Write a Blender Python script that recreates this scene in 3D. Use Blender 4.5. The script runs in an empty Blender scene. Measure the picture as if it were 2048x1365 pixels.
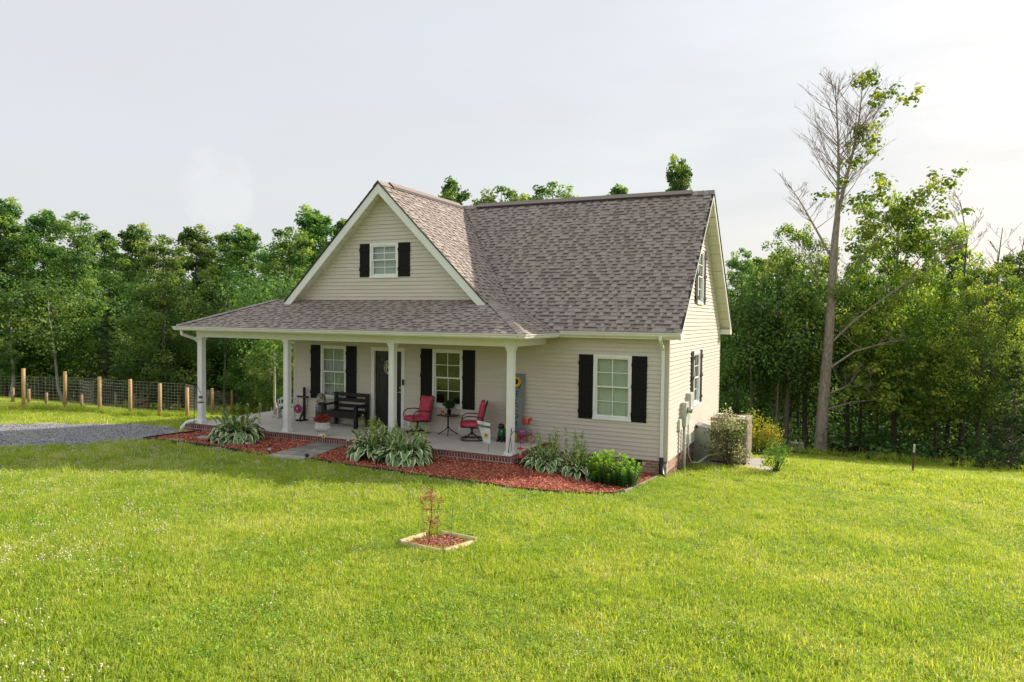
import bpy, math, random
import numpy as np
from mathutils import Vector, Matrix
random.seed(7); rng = np.random.default_rng(7)
S = bpy.context.scene
col = S.collection

# ------------------------------------------------------------------ camera
CAM = np.array([3.7303, -16.4519, 3.3327]); YAW, PITCH, ROLL, FPX = .441, .0337, .0121, 1419.2
_F = np.array([-math.sin(YAW), math.cos(YAW), 0]); _R = np.array([math.cos(YAW), math.sin(YAW), 0]); _U = np.array([0, 0, 1.])
FWD = _F*math.cos(PITCH) - _U*math.sin(PITCH); _U2 = _U*math.cos(PITCH) + _F*math.sin(PITCH)
RC = _R*math.cos(ROLL) + _U2*math.sin(ROLL); UC = -_R*math.sin(ROLL) + _U2*math.cos(ROLL)
cd = bpy.data.cameras.new('camera'); cam = bpy.data.objects.new('camera', cd); col.objects.link(cam)
cd.sensor_width = 36; cd.lens = FPX/2048*36; cd.clip_start = .1; cd.clip_end = 3000
cam.matrix_world = Matrix(((RC[0], UC[0], -FWD[0], CAM[0]), (RC[1], UC[1], -FWD[1], CAM[1]), (RC[2], UC[2], -FWD[2], CAM[2]), (0, 0, 0, 1)))
S.camera = cam

# ------------------------------------------------------------------ sky, sun, exposure
SUN = Vector((1.05, 1.56, 1.0)).normalized()
SUN_EL = math.asin(SUN.z); SUN_AZ = math.atan2(SUN.x, SUN.y)
W = bpy.data.worlds.new('World'); S.world = W; W.use_nodes = True
nt = W.node_tree; nt.nodes.clear()
def wn(t, **k):
    n = nt.nodes.new(t)
    for a, b in k.items(): setattr(n, a, b)
    return n
wl = nt.links.new
out = wn('ShaderNodeOutputWorld'); bg = wn('ShaderNodeBackground'); bg.inputs[1].default_value = .15
sky = wn('ShaderNodeTexSky', sky_type='NISHITA', sun_disc=False, sun_elevation=SUN_EL, sun_rotation=SUN_AZ, air_density=1.4, dust_density=4.0, ozone_density=1.0, altitude=200)
tc = wn('ShaderNodeTexCoord')
# thin high overcast veil over the blue, with soft streaks
mp = wn('ShaderNodeMapping'); mp.inputs['Scale'].default_value = (1.3, 1.3, 5.5)
nz = wn('ShaderNodeTexNoise'); nz.inputs['Scale'].default_value = 1.7; nz.inputs['Detail'].default_value = 6; nz.inputs['Roughness'].default_value = .55
rp = wn('ShaderNodeMapRange'); rp.inputs[1].default_value = .3; rp.inputs[2].default_value = .75; rp.inputs[3].default_value = .80; rp.inputs[4].default_value = .97
mx = wn('ShaderNodeMix', data_type='RGBA'); mx.inputs['B'].default_value = (1.66, 1.69, 1.75, 1)
wl(tc.outputs['Generated'], mp.inputs[0]); wl(mp.outputs[0], nz.inputs['Vector']); wl(nz.outputs[0], rp.inputs[0]); wl(rp.outputs[0], mx.inputs['Factor'])
dim = wn('ShaderNodeMix', data_type='RGBA'); dim.inputs['Factor'].default_value = .5; dim.inputs['B'].default_value = (.9, .97, 1.1, 1); wl(sky.outputs[0], dim.inputs['A']); wl(dim.outputs['Result'], mx.inputs['A'])
# one faint heap cloud low over the wood
_cd = (-.55*0, 0, 0)
def pix_dir(u, v): 
    a = (u-1024)/FPX; b = -(v-682.5)/FPX
    d = a*RC + b*UC + FWD
    return d/np.linalg.norm(d)
cdir = pix_dir(452, 392)
vm = wn('ShaderNodeVectorMath', operation='DISTANCE'); vm.inputs[1].default_value = tuple(cdir)
n2 = wn('ShaderNodeTexNoise'); n2.inputs['Scale'].default_value = 22; n2.inputs['Detail'].default_value = 7; n2.inputs['Roughness'].default_value = .6
ad = wn('ShaderNodeMath', operation='MULTIPLY_ADD'); ad.inputs[1].default_value = .11
r2 = wn('ShaderNodeMapRange'); r2.inputs[1].default_value = .105; r2.inputs[2].default_value = .08; r2.inputs[3].default_value = 0; r2.inputs[4].default_value = .32
m2 = wn('ShaderNodeMix', data_type='RGBA'); m2.inputs['B'].default_value = (2.08, 2.07, 2.06, 1)
wl(tc.outputs['Generated'], vm.inputs[0]); wl(tc.outputs['Generated'], n2.inputs['Vector']); wl(n2.outputs[0], ad.inputs[0]); wl(vm.outputs['Value'], ad.inputs[2])
wl(ad.outputs[0], r2.inputs[0]); wl(r2.outputs[0], m2.inputs['Factor']); wl(mx.outputs['Result'], m2.inputs['A'])
wl(m2.outputs['Result'], bg.inputs[0]); wl(bg.outputs[0], out.inputs[0])
sd = bpy.data.lights.new('sun', 'SUN'); sd.energy = 2.3; sd.angle = math.radians(1.0); sd.color = (1, .90, .76)
sun = bpy.data.objects.new('sun', sd); col.objects.link(sun); sun.rotation_euler = (-SUN).to_track_quat('-Z', 'Y').to_euler(); sun.location = (20, 30, 40)
S.view_settings.view_transform = 'Standard'; S.view_settings.look = 'None'; S.view_settings.exposure = 1.6; S.view_settings.gamma = 1; S.view_settings.use_curve_mapping = False
S.cycles.max_bounces = 6; S.cycles.diffuse_bounces = 4; S.cycles.glossy_bounces = 3; S.cycles.transmission_bounces = 4; S.cycles.transparent_max_bounces = 8
S.cycles.use_denoising = True; S.cycles.caustics_reflective = False; S.cycles.caustics_refractive = False
S.cycles.use_adaptive_sampling = False

# ------------------------------------------------------------------ ground height and pixel helpers
_gy = np.array([-300, -120, -60, -30, -16, -12, -7, -4, -2.3, 0, 3, 6, 10, 16, 25, 40, 80, 300.])
_gz = np.array([16, 9.5, 5.4, 2.3, .78, .5, .18, .06, .03, -.1, -.36, -.75, -1.4, -2.3, -3.3, -4.4, -6, -9.])
def _ss(a, b, x):
    t = np.clip((np.asarray(x, float)-a)/(b-a), 0, 1); return t*t*(3-2*t)
def H(x, y):
    x = np.asarray(x, float); y = np.asarray(y, float)
    z = np.interp(y, _gy, _gz)*.5 + .25*np.interp(y-.9, _gy, _gz) + .25*np.interp(y+.9, _gy, _gz)
    z = z - .27*_ss(-3, .3, x)*_ss(-9, -1, y)*(1-.6*_ss(1, 6, y)) - .16*_ss(-11.5, -16, x)*_ss(-14, -4, y) + .03*np.exp(-((x+8)/3)**2)*np.exp(-((y+2.3)/2)**2)
    z = z - .35*_ss(-12, -24, x)*_ss(0, 6, y)
    z = z + .02*np.sin(x*.9+1.3)*np.sin(y*.7)*_ss(-3, -6, y) + .05*np.sin(x*.31)*np.sin(y*.27+1)*_ss(5, 12, abs(y+2))
    return z
def h(x, y): return float(H(x, y))
def ray(u, v): 
    a = (u-1024)/FPX; b = -(v-682.5)/FPX
    return a*RC + b*UC + FWD
def onX(u, v, x): d = ray(u, v); return CAM + d*((x-CAM[0])/d[0])
def onY(u, v, y): d = ray(u, v); return CAM + d*((y-CAM[1])/d[1])
def onZ(u, v, z): d = ray(u, v); return CAM + d*((z-CAM[2])/d[2])
def onG(u, v):                                    # where the line of sight meets the ground
    d = ray(u, v); t0 = 1.; t = 1.
    while t < 200:
        p = CAM + d*t
        if p[2] < h(p[0], p[1]): break
        t0 = t; t += .25
    for _ in range(25):
        m = (t0+t)/2; p = CAM + d*m
        if p[2] < h(p[0], p[1]): t = m
        else: t0 = m
    return CAM + d*t
def zat(u, v, p): d = ray(u, v); t = ((p[0]-CAM[0])*_F[0] + (p[1]-CAM[1])*_F[1])/(d[0]*_F[0]+d[1]*_F[1]); return float(CAM[2] + d[2]*t)   # height of a pixel above a known foot point
def mpp(p): return float(((np.asarray(p)-CAM) @ FWD)/FPX)      # metres per photo pixel there

# ------------------------------------------------------------------ mesh helper
class MB:
    def __init__(s): s.v = []; s.f = []; s.m = []
    def add(s, vs, fs, mi=0):
        o = len(s.v); s.v += [tuple(map(float, p)) for p in vs]
        for f in fs: s.f.append(tuple(i+o for i in f)); s.m.append(mi)
        return s
    def box(s, x0, x1, y0, y1, z0, z1, mi=0):
        return s.add([(x0,y0,z0),(x1,y0,z0),(x1,y1,z0),(x0,y1,z0),(x0,y0,z1),(x1,y0,z1),(x1,y1,z1),(x0,y1,z1)],
                     [(3,2,1,0),(4,5,6,7),(0,1,5,4),(1,2,6,5),(2,3,7,6),(3,0,4,7)], mi)
    def bar(s, p, q, w, d, up=(0,0,1), mi=0):
        p, q, up = Vector(p), Vector(q), Vector(up); t = (q-p).normalized(); a = t.cross(up)
        if a.length < 1e-4: a = t.cross(Vector((1,0,0)))
        a.normalize(); b = a.cross(t).normalized(); a = a*w/2; b = b*d/2
        return s.add([p-a-b, p+a-b, p+a+b, p-a+b, q-a-b, q+a-b, q+a+b, q-a+b], [(3,2,1,0),(4,5,6,7),(0,1,5,4),(1,2,6,5),(2,3,7,6),(3,0,4,7)], mi)
    def tube(s, pts, r, n=8, mi=0, cap=True):
        pts = [Vector(p) for p in pts]; k = len(pts); rs = r if isinstance(r, (list, tuple, np.ndarray)) else [r]*k
        vs = []; a = None
        for i, p in enumerate(pts):
            t = (pts[min(i+1, k-1)]-pts[max(i-1, 0)])
            if t.length < 1e-9: t = Vector((0,0,1))
            t.normalize()
            if a is None: a = t.orthogonal().normalized()
            else:
                a = a - t*a.dot(t)
                a = t.orthogonal().normalized() if a.length < 1e-4 else a.normalized()
            b = t.cross(a)
            for j in range(n):
                w = 2*math.pi*j/n; vs.append(p + (a*math.cos(w)+b*math.sin(w))*rs[i])
        fs = [(i*n+j, i*n+(j+1) % n, (i+1)*n+(j+1) % n, (i+1)*n+j) for i in range(k-1) for j in range(n)]
        if cap: fs += [tuple(range(n-1, -1, -1)), tuple((k-1)*n+j for j in range(n))]
        return s.add(vs, fs, mi)
    def lathe(s, prof, c=(0,0,0), n=20, mi=0, sx=1, sy=1):
        vs = [(c[0]+r*sx*math.cos(2*math.pi*j/n), c[1]+r*sy*math.sin(2*math.pi*j/n), c[2]+z) for r, z in prof for j in range(n)]
        fs = [(i*n+j, i*n+(j+1) % n, (i+1)*n+(j+1) % n, (i+1)*n+j) for i in range(len(prof)-1) for j in range(n)]
        fs += [tuple(range(n-1, -1, -1)), tuple((len(prof)-1)*n+j for j in range(n))]
        return s.add(vs, fs, mi)
    def prism(s, poly, vec, mi=0):
        n = len(poly); vec = Vector(vec); P = [Vector(p) for p in poly]
        return s.add(P+[p+vec for p in P], [tuple(range(n-1, -1, -1)), tuple(range(n, 2*n))]+[(i, (i+1) % n, n+(i+1) % n, n+i) for i in range(n)], mi)
    def ball(s, c, r, n=10, m=7, mi=0, sc=(1,1,1)):
        prof = [(max(r*math.sin(math.pi*i/m), 1e-4), -r*math.cos(math.pi*i/m)) for i in range(m+1)]
        o = len(s.v); s.lathe(prof, (0,0,0), n, mi)
        for i in range(o, len(s.v)): p = s.v[i]; s.v[i] = (c[0]+p[0]*sc[0], c[1]+p[1]*sc[1], c[2]+p[2]*sc[2])
        return s
    def torus(s, c, R, r, axis=(0,0,1), n=20, m=6, mi=0):
        ax = Vector(axis).normalized(); a = ax.orthogonal().normalized(); b = ax.cross(a); c = Vector(c); vs = []
        for i in range(n):
            w = 2*math.pi*i/n; d = a*math.cos(w)+b*math.sin(w)
            for j in range(m):
                q = 2*math.pi*j/m; vs.append(c + d*(R+r*math.cos(q)) + ax*r*math.sin(q))
        return s.add(vs, [(i*m+j, ((i+1) % n)*m+j, ((i+1) % n)*m+(j+1) % m, i*m+(j+1) % m) for i in range(n) for j in range(m)], mi)
    def xf(s, M):
        s.v = [tuple(M @ Vector(p)) for p in s.v]; return s
    def mesh(s, name, mats, smooth=False):
        me = bpy.data.meshes.new(name); me.from_pydata(s.v, [], s.f)
        for m in (mats if isinstance(mats, (list, tuple)) else [mats]): me.materials.append(m)
        if any(s.m): me.polygons.foreach_set('material_index', s.m)
        if smooth: me.polygons.foreach_set('use_smooth', [True]*len(me.polygons))
        me.update(); return me
    def build(s, name, mats, parent=None, smooth=False, bevel=0, loc=None):
        o = link(name, s.mesh(name, mats, smooth), parent, loc)
        if bevel:
            b = o.modifiers.new('bevel', 'BEVEL'); b.width = bevel; b.segments = 2; b.limit_method = 'ANGLE'; b.angle_limit = .7
        return o
def link(name, data, parent=None, loc=None, rot=None):
    o = bpy.data.objects.new(name, data); col.objects.link(o)
    if parent is not None: o.parent = parent
    if loc is not None: o.location = loc
    if rot is not None: o.rotation_euler = rot
    return o
def tag(o, label, cat, group=None, kind=None):
    if label: o['label'] = label
    if cat: o['category'] = cat
    if group: o['group'] = group
    if kind: o['kind'] = kind
    return o
def thing(name, label, cat, loc=(0,0,0), rz=0, group=None):
    o = link(name, None, None, loc, (0,0,rz)); o.empty_display_size = .2
    return tag(o, label, cat, group)
def copy_tree(o, parent=None):
    c = o.copy(); col.objects.link(c); c.parent = parent
    for ch in list(o.children): copy_tree(ch, c)
    return c
def npmesh(name, V, F, mats, tone=None, mi=None, smooth=False, nrm=None):
    me = bpy.data.meshes.new(name); V = np.asarray(V, np.float32); F = np.asarray(F, np.int32); k = F.shape[1]
    me.vertices.add(len(V)); me.vertices.foreach_set('co', V.ravel()); me.loops.add(F.size); me.loops.foreach_set('vertex_index', F.ravel())
    me.polygons.add(len(F)); me.polygons.foreach_set('loop_start', np.arange(0, F.size, k, dtype=np.int32))
    for m in (mats if isinstance(mats, (list, tuple)) else [mats]): me.materials.append(m)
    if mi is not None: me.polygons.foreach_set('material_index', np.asarray(mi, np.int32))
    if smooth: me.polygons.foreach_set('use_smooth', np.ones(len(F), bool))
    me.update(calc_edges=True)
    if tone is not None:
        a = me.attributes.new('tone', 'FLOAT', 'FACE'); a.data.foreach_set('value', np.asarray(tone, np.float32))
    return me

# ------------------------------------------------------------------ materials
def lin(r, g, b): return tuple(((c/255+.055)/1.055)**2.4 if c > 10 else c/255/12.92 for c in (r, g, b))
def mat(name, c, rough=.6, var=.08, scale=8, c2=None, bump=0, bscale=40, metal=0, spec=.5, stretch=None, fac=(.35,.65), detail=4, obvar=0):
    m = bpy.data.materials.new(name); m.use_nodes = True; t = m.node_tree; L = t.links.new; N = t.nodes.new
    b = t.nodes['Principled BSDF']; b.inputs['Roughness'].default_value = rough; b.inputs['Metallic'].default_value = metal; b.inputs['Specular IOR Level'].default_value = spec
    if c2 is None: c2 = tuple(x*(1-var) for x in c); c1 = tuple(min(1, x*(1+var)) for x in c)
    else: c1 = c
    co = N('ShaderNodeTexCoord'); mpn = N('ShaderNodeMapping'); L(co.outputs['Object'], mpn.inputs[0])
    if stretch: mpn.inputs['Scale'].default_value = stretch
    n = N('ShaderNodeTexNoise'); n.inputs['Scale'].default_value = scale; n.inputs['Detail'].default_value = detail; L(mpn.outputs[0], n.inputs['Vector'])
    r = N('ShaderNodeMapRange'); r.inputs[1].default_value = fac[0]; r.inputs[2].default_value = fac[1]; L(n.outputs[0], r.inputs[0])
    x = N('ShaderNodeMix'); x.data_type = 'RGBA'; x.inputs['A'].default_value = (*c2, 1); x.inputs['B'].default_value = (*c1, 1); L(r.outputs[0], x.inputs['Factor'])
    src = x.outputs['Result']
    if obvar:
        oi = N('ShaderNodeObjectInfo'); hv = N('ShaderNodeHueSaturation'); mr = N('ShaderNodeMapRange'); mr.inputs[3].default_value = 1-obvar; mr.inputs[4].default_value = 1+obvar
        L(oi.outputs['Random'], mr.inputs[0]); L(mr.outputs[0], hv.inputs['Value']); L(src, hv.inputs['Color']); src = hv.outputs[0]
    L(src, b.inputs['Base Color'])
    if bump:
        n3 = N('ShaderNodeTexNoise'); n3.inputs['Scale'].default_value = bscale; n3.inputs['Detail'].default_value = 5; L(mpn.outputs[0], n3.inputs['Vector'])
        bp = N('ShaderNodeBump'); bp.inputs['Strength'].default_value = bump; bp.inputs['Distance'].default_value = .01; L(n3.outputs[0], bp.inputs['Height']); L(bp.outputs[0], b.inputs['Normal'])
    return m
def leafmat(name, stops, trans=.4, rough=.6, spec=.22, obvar=.12, hue=.02, tcol=1.25):
    """two-sided leaf: diffuse + translucent, colour picked by the per-leaf tone attribute and varied per plant"""
    m = bpy.data.materials.new(name); m.use_nodes = True; t = m.node_tree; L = t.links.new; N = t.nodes.new
    b = t.nodes['Principled BSDF']; o = t.nodes['Material Output']; b.inputs['Roughness'].default_value = rough; b.inputs['Specular IOR Level'].default_value = spec
    a = N('ShaderNodeAttribute'); a.attribute_name = 'tone'
    cr = N('ShaderNodeValToRGB'); e = cr.color_ramp.elements
    for i, (p, c) in enumerate(stops):
        q = e[i] if i < 2 else e.new(p)
        q.position = p; q.color = (*c, 1)
    L(a.outputs['Fac'], cr.inputs[0])
    oi = N('ShaderNodeObjectInfo'); hv = N('ShaderNodeHueSaturation'); mr = N('ShaderNodeMapRange'); mr.inputs[3].default_value = 1-obvar; mr.inputs[4].default_value = 1+obvar
    mh = N('ShaderNodeMapRange'); mh.inputs[3].default_value = .5-hue; mh.inputs[4].default_value = .5+hue*.6
    L(oi.outputs['Random'], mr.inputs[0]); L(oi.outputs['Random'], mh.inputs[0]); L(mr.outputs[0], hv.inputs['Value']); L(mh.outputs[0], hv.inputs['Hue']); L(cr.outputs[0], hv.inputs['Color'])
    L(hv.outputs[0], b.inputs['Base Color'])
    tl = N('ShaderNodeBsdfTranslucent'); g = N('ShaderNodeVectorMath'); g.operation = 'MULTIPLY'; g.inputs[1].default_value = (tcol*1.05, tcol, tcol*.5); L(hv.outputs[0], g.inputs[0]); L(g.outputs[0], tl.inputs[0])
    ms = N('ShaderNodeMixShader'); ms.inputs[0].default_value = trans; L(b.outputs[0], ms.inputs[1]); L(tl.outputs[0], ms.inputs[2]); L(ms.outputs[0], o.inputs[0])
    return m
def glassmat(name, ior=1.9, tint=(.9,.95,.92)):
    m = bpy.data.materials.new(name); m.use_nodes = True; t = m.node_tree; L = t.links.new; N = t.nodes.new
    t.nodes.remove(t.nodes['Principled BSDF']); o = t.nodes['Material Output']
    fr = N('ShaderNodeFresnel'); fr.inputs[0].default_value = ior; tr = N('ShaderNodeBsdfTransparent'); tr.inputs[0].default_value = (*tint, 1); gl = N('ShaderNodeBsdfGlossy'); gl.inputs['Roughness'].default_value = .015
    # slight waviness of the pane
    n = N('ShaderNodeTexNoise'); n.inputs['Scale'].default_value = 2.5; bp = N('ShaderNodeBump'); bp.inputs['Strength'].default_value = .03; bp.inputs['Distance'].default_value = .05; L(n.outputs[0], bp.inputs['Height']); L(bp.outputs[0], gl.inputs['Normal'])
    ge = N('ShaderNodeNewGeometry'); bf = N('ShaderNodeMath'); bf.operation = 'SUBTRACT'; bf.inputs[0].default_value = 1; L(ge.outputs['Backfacing'], bf.inputs[1]); mu = N('ShaderNodeMath'); mu.operation = 'MULTIPLY'; L(fr.outputs[0], mu.inputs[0]); L(bf.outputs[0], mu.inputs[1])
    ms = N('ShaderNodeMixShader'); L(mu.outputs[0], ms.inputs[0]); L(tr.outputs[0], ms.inputs[1]); L(gl.outputs[0], ms.inputs[2]); L(ms.outputs[0], o.inputs[0])
    return m
M = {}
M['siding'] = mat('siding_vinyl', (.635,.575,.51), .45, .05, 3, bump=.08, bscale=60, stretch=(.3,.3,6))
M['white'] = mat('white_vinyl', (.85,.85,.835), .4, .03, 3)
M['cream'] = mat('cream_trim', (.84,.83,.77), .45, .03, 3)
M['soffit'] = mat('soffit_vinyl', (.72,.71,.63), .5, .04, 6)
M['black'] = mat('black_paint', (.009,.0085,.010), .6, .25, 20, bump=.25, bscale=30, stretch=(6,6,1), spec=.2)
M['bench'] = mat('black_stained_wood', (.012,.010,.011), .42, .3, 14, bump=.3, bscale=25, stretch=(1,6,6), spec=.4)
M['concrete'] = mat('porch_concrete', (.64,.605,.55), .75, .09, 1.6, bump=.15, bscale=90, detail=8)
M['mortar'] = mat('mortar', (.58,.53,.48), .9, .15, 25, bump=.3)
M['brick'] = [mat('brick_red_a', (.19,.062,.052), .8, .25, 30, bump=.4, bscale=120), mat('brick_red_b', (.14,.050,.046), .8, .25, 30, bump=.4, bscale=120), mat('brick_red_c', (.225,.085,.065), .8, .22, 30, bump=.4, bscale=120)]
M['tanbrick'] = [mat('brick_tan_a', (.36,.215,.14), .8, .2, 25, bump=.4, bscale=120), mat('brick_tan_b', (.30,.18,.125), .8, .2, 25, bump=.4, bscale=120), mat('brick_tan_c', (.42,.27,.18), .8, .2, 25, bump=.4, bscale=120)]
_tones = [(0.289, 0.228, 0.206), (0.347, 0.295, 0.263), (0.381, 0.332, 0.293), (0.262, 0.205, 0.188), (0.316, 0.254, 0.231)]
M['shingle'] = [mat('asphalt_shingle_%s' % 'abcde'[i], c, .9, .18, 60, bump=.5, bscale=250, detail=6) for i, c in enumerate(_tones)]
M['shadowline'] = mat('shingle_underlay', (.095,.075,.07), .9, .2, 40)
M['drip'] = mat('dark_drip_edge', (.02,.018,.018), .6)
M['glass'] = glassmat('window_glass')
M['screen'] = mat('insect_screen', (.10,.115,.11), .7, .1, 50)
M['blind'] = mat('window_blind', (.72,.72,.67), .6, .04, 5)
M['curtain'] = mat('sheer_curtain', (.36,.37,.38), .8, .25, 5, stretch=(6,1,.3))
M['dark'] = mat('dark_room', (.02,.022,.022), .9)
M['metal'] = mat('dark_bronze_metal', (.065,.05,.042), .4, .2, 30, metal=.4)
M['blackmetal'] = mat('black_iron', (.012,.012,.013), .4, .2, 30, metal=.3)
M['red'] = mat('red_canvas', (.60,.065,.12), .8, .16, 6, bump=.3, bscale=25)
M['grass_ground'] = None
# ------------------------------------------------------------------ ground, drive, beds
def inpoly(x, y, poly):
    x = np.asarray(x); y = np.asarray(y); r = np.zeros(x.shape, bool); n = len(poly)
    for i in range(n):
        x0, y0 = poly[i][:2]; x1, y1 = poly[(i+1) % n][:2]
        c = ((y0 > y) != (y1 > y)) & (x < (x1-x0)*(y-y0)/((y1-y0) if y1 != y0 else 1e-9)+x0); r ^= c
    return r
def groundmat():
    m = bpy.data.materials.new('lawn_soil_and_thatch'); m.use_nodes = True; t = m.node_tree; L = t.links.new; N = t.nodes.new; b = t.nodes['Principled BSDF']; b.inputs['Roughness'].default_value = .95; b.inputs['Specular IOR Level'].default_value = .15
    co = N('ShaderNodeTexCoord')
    def noise(sc, d=5):
        n = N('ShaderNodeTexNoise'); n.inputs['Scale'].default_value = sc; n.inputs['Detail'].default_value = d; L(co.outputs['Object'], n.inputs['Vector']); return n
    n1, n2, n3 = noise(.35), noise(2.2), noise(30, 8)
    r = N('ShaderNodeValToRGB'); e = r.color_ramp.elements; e[0].position = .3; e[0].color = (.08,.14,.018,1); e[1].position = .7; e[1].color = (.22,.28,.04,1)
    L(n2.outputs[0], r.inputs[0])
    r3 = N('ShaderNodeValToRGB'); e = r3.color_ramp.elements; e[0].position = .35; e[0].color = (.09,.14,.02,1); e[1].position = .68; e[1].color = (.28,.34,.06,1); L(n3.outputs[0], r3.inputs[0])
    x = N('ShaderNodeMix'); x.data_type = 'RGBA'; x.inputs['Factor'].default_value = .6; L(r.outputs[0], x.inputs['A']); L(r3.outputs[0], x.inputs['B'])
    x2 = N('ShaderNodeMix'); x2.data_type = 'RGBA'; mr = N('ShaderNodeMapRange'); mr.inputs[1].default_value = .45; mr.inputs[2].default_value = .75; mr.inputs[4].default_value = .5; L(n1.outputs[0], mr.inputs[0]); L(mr.outputs[0], x2.inputs['Factor']); x2.inputs['B'].default_value = (.30,.31,.08,1); L(x.outputs['Result'], x2.inputs['A'])
    L(x2.outputs['Result'], b.inputs['Base Color'])
    bp = N('ShaderNodeBump'); bp.inputs['Strength'].default_value = .8; bp.inputs['Distance'].default_value = .04; L(n3.outputs[0], bp.inputs['Height']); L(bp.outputs[0], b.inputs['Normal'])
    return m
M['lawn'] = groundmat()
M['gravel'] = mat('grey_gravel', (.33,.325,.335), .95, c2=(.17,.165,.17), scale=22, detail=10, fac=(.38,.62), bump=1, bscale=45)
M['gravelstone'] = [mat('limestone_%s' % k, c, .9, .2, 30) for k, c in (('a', (.36,.355,.37)), ('b', (.26,.255,.265)), ('c', (.46,.45,.45)))]
M['dirt'] = mat('dry_gravel_edge', (.42,.36,.27), .95, .3, 14, detail=9, bump=.8)
M['litter'] = mat('leaf_litter', (.05,.042,.022), 1, c2=(.022,.022,.012), scale=3, detail=9, bump=.8, bscale=12, spec=.0)
M['mulchbase'] = mat('mulch_base', (.24,.06,.035), .95, .4, 40, detail=8, bump=1, bscale=60)
def sheet(name, xs, ys, m, off=0, keep=None, kind='structure', smooth=True):
    X, Y = np.meshgrid(xs, ys); Z = H(X, Y)+off
    V = np.stack([X, Y, Z], -1).reshape(-1, 3); nx = len(xs)
    I, J = np.meshgrid(np.arange(nx-1), np.arange(len(ys)-1)); a = (J*nx+I).ravel(); F = np.stack([a, a+1, a+1+nx, a+nx], -1)
    if keep is not None:
        c = V[F].mean(1); F = F[keep(c[:, 0], c[:, 1])]
    o = link(name, npmesh(name, V, F, m, smooth=smooth)); o['kind'] = kind; return o
def polysheet(name, poly, m, off, step=.12, kind='structure'):
    """a draped sheet with a clean outline"""
    import bmesh
    from mathutils.geometry import delaunay_2d_cdt
    xs = [p[0] for p in poly]; ys = [p[1] for p in poly]
    gx, gy = np.meshgrid(np.arange(min(xs), max(xs), step), np.arange(min(ys), max(ys), step)); gx = gx.ravel(); gy = gy.ravel(); k = inpoly(gx, gy, poly)
    pts = [Vector((p[0], p[1])) for p in poly]+[Vector(p) for p in zip(gx[k], gy[k])]
    v, e, f, *_ = delaunay_2d_cdt(pts, [], [list(range(len(poly)))], 1, 1e-4)
    me = bpy.data.meshes.new(name); me.from_pydata([(p.x, p.y, h(p.x, p.y)+off) for p in v], [], [tuple(q) for q in f]); me.materials.append(m); me.update()
    if me.polygons and me.polygons[0].normal.z < 0: me.flip_normals()
    o = link(name, me); o['kind'] = kind; return o
_far = np.array([30, 36, 44, 55, 70, 95, 130, 180, 260, 400.])
_xs = np.concatenate([-_far[::-1], np.arange(-29, 16, .5), 16+(_far-29)]); _ys = np.concatenate([-_far[::-1]+8, np.arange(-21, 24, .5), 24+(_far-29)])
sheet('lawn', _xs, _ys, M['lawn'])
# woodland floor beyond the mown edge
def woodedge(x): return np.interp(x, [-60, -40, -34, -20, -5, 2, 6, 11, 16, 60], [2, 8, 17, 22, 19, 16.2, 17.6, 17.4, 15, 10])
sheet('woodland_floor', np.arange(-90, 60, 1.5), np.arange(0, 90, 1.), M['litter'], .14, lambda x, y: y > woodedge(x)+.3*np.sin(x*2.1))
G2 = lambda pts: [tuple(onG(u, v)[:2]) for u, v in pts]
DRIVE = G2([(0, 896), (80, 895), (156, 892), (225, 887), (283, 880), (330, 872), (362, 866), (366, 861), (340, 856), (293, 850.5), (200, 849), (100, 849), (0, 850)])
DRIVE = [DRIVE[0]] + DRIVE[1:] + [(-21.5,-6.5), (-23,-10), (-23.3,-14), (-22,-19), (-18,-25), (-12,-31), (-5,-37), (4,-43), (4,-48), (-7,-42), (-15,-35), (-22,-28), (-26,-21)][:8] + [(1.5,-38.5), (-6,-33), (-13,-27.5), (-17,-22.5), (-19.3,-17.5), (-19.8,-13.5), (-18.6,-9.5)]
polysheet('gravel_driveway', DRIVE, M['gravel'], .012, .3)
_e = G2([(0, 850), (100, 849), (200, 849), (293, 850.5), (340, 856), (345, 853), (310, 846.5), (250, 845), (150, 843), (60, 845), (0, 846)])
polysheet('driveway_verge', _e, M['dirt'], .008, .2)
BED_L = G2([(287, 880), (318, 883.5), (349, 887), (400, 893), (445, 899), (490, 908), (524, 916)]) + [tuple(onG(647.5, 885.5)[:2]), (-8.42,-2.262), (-13.0,-2.262)]
BED_R = G2([(611, 921.5), (655, 928), (698, 935.6), (741, 941), (783, 946.5), (834, 955), (900, 963.5), (960, 971), (1021, 981), (1080, 987), (1142, 990.7), (1190, 993), (1226, 992.5), (1248, 987), (1263, 981), (1290, 969), (1318, 955.7)]) + [(-.09,.03), (-2.86,.03), (-2.86,-2.262), (-7.3,-2.262), tuple(onG(705.5, 890)[:2])]
PATH = G2([(523, 917), (607, 924.5), (706, 889.5), (647, 885)])
polysheet('mulch_bed', BED_L, M['mulchbase'], .016); polysheet('mulch_bed', BED_R, M['mulchbase'], .016)
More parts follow.
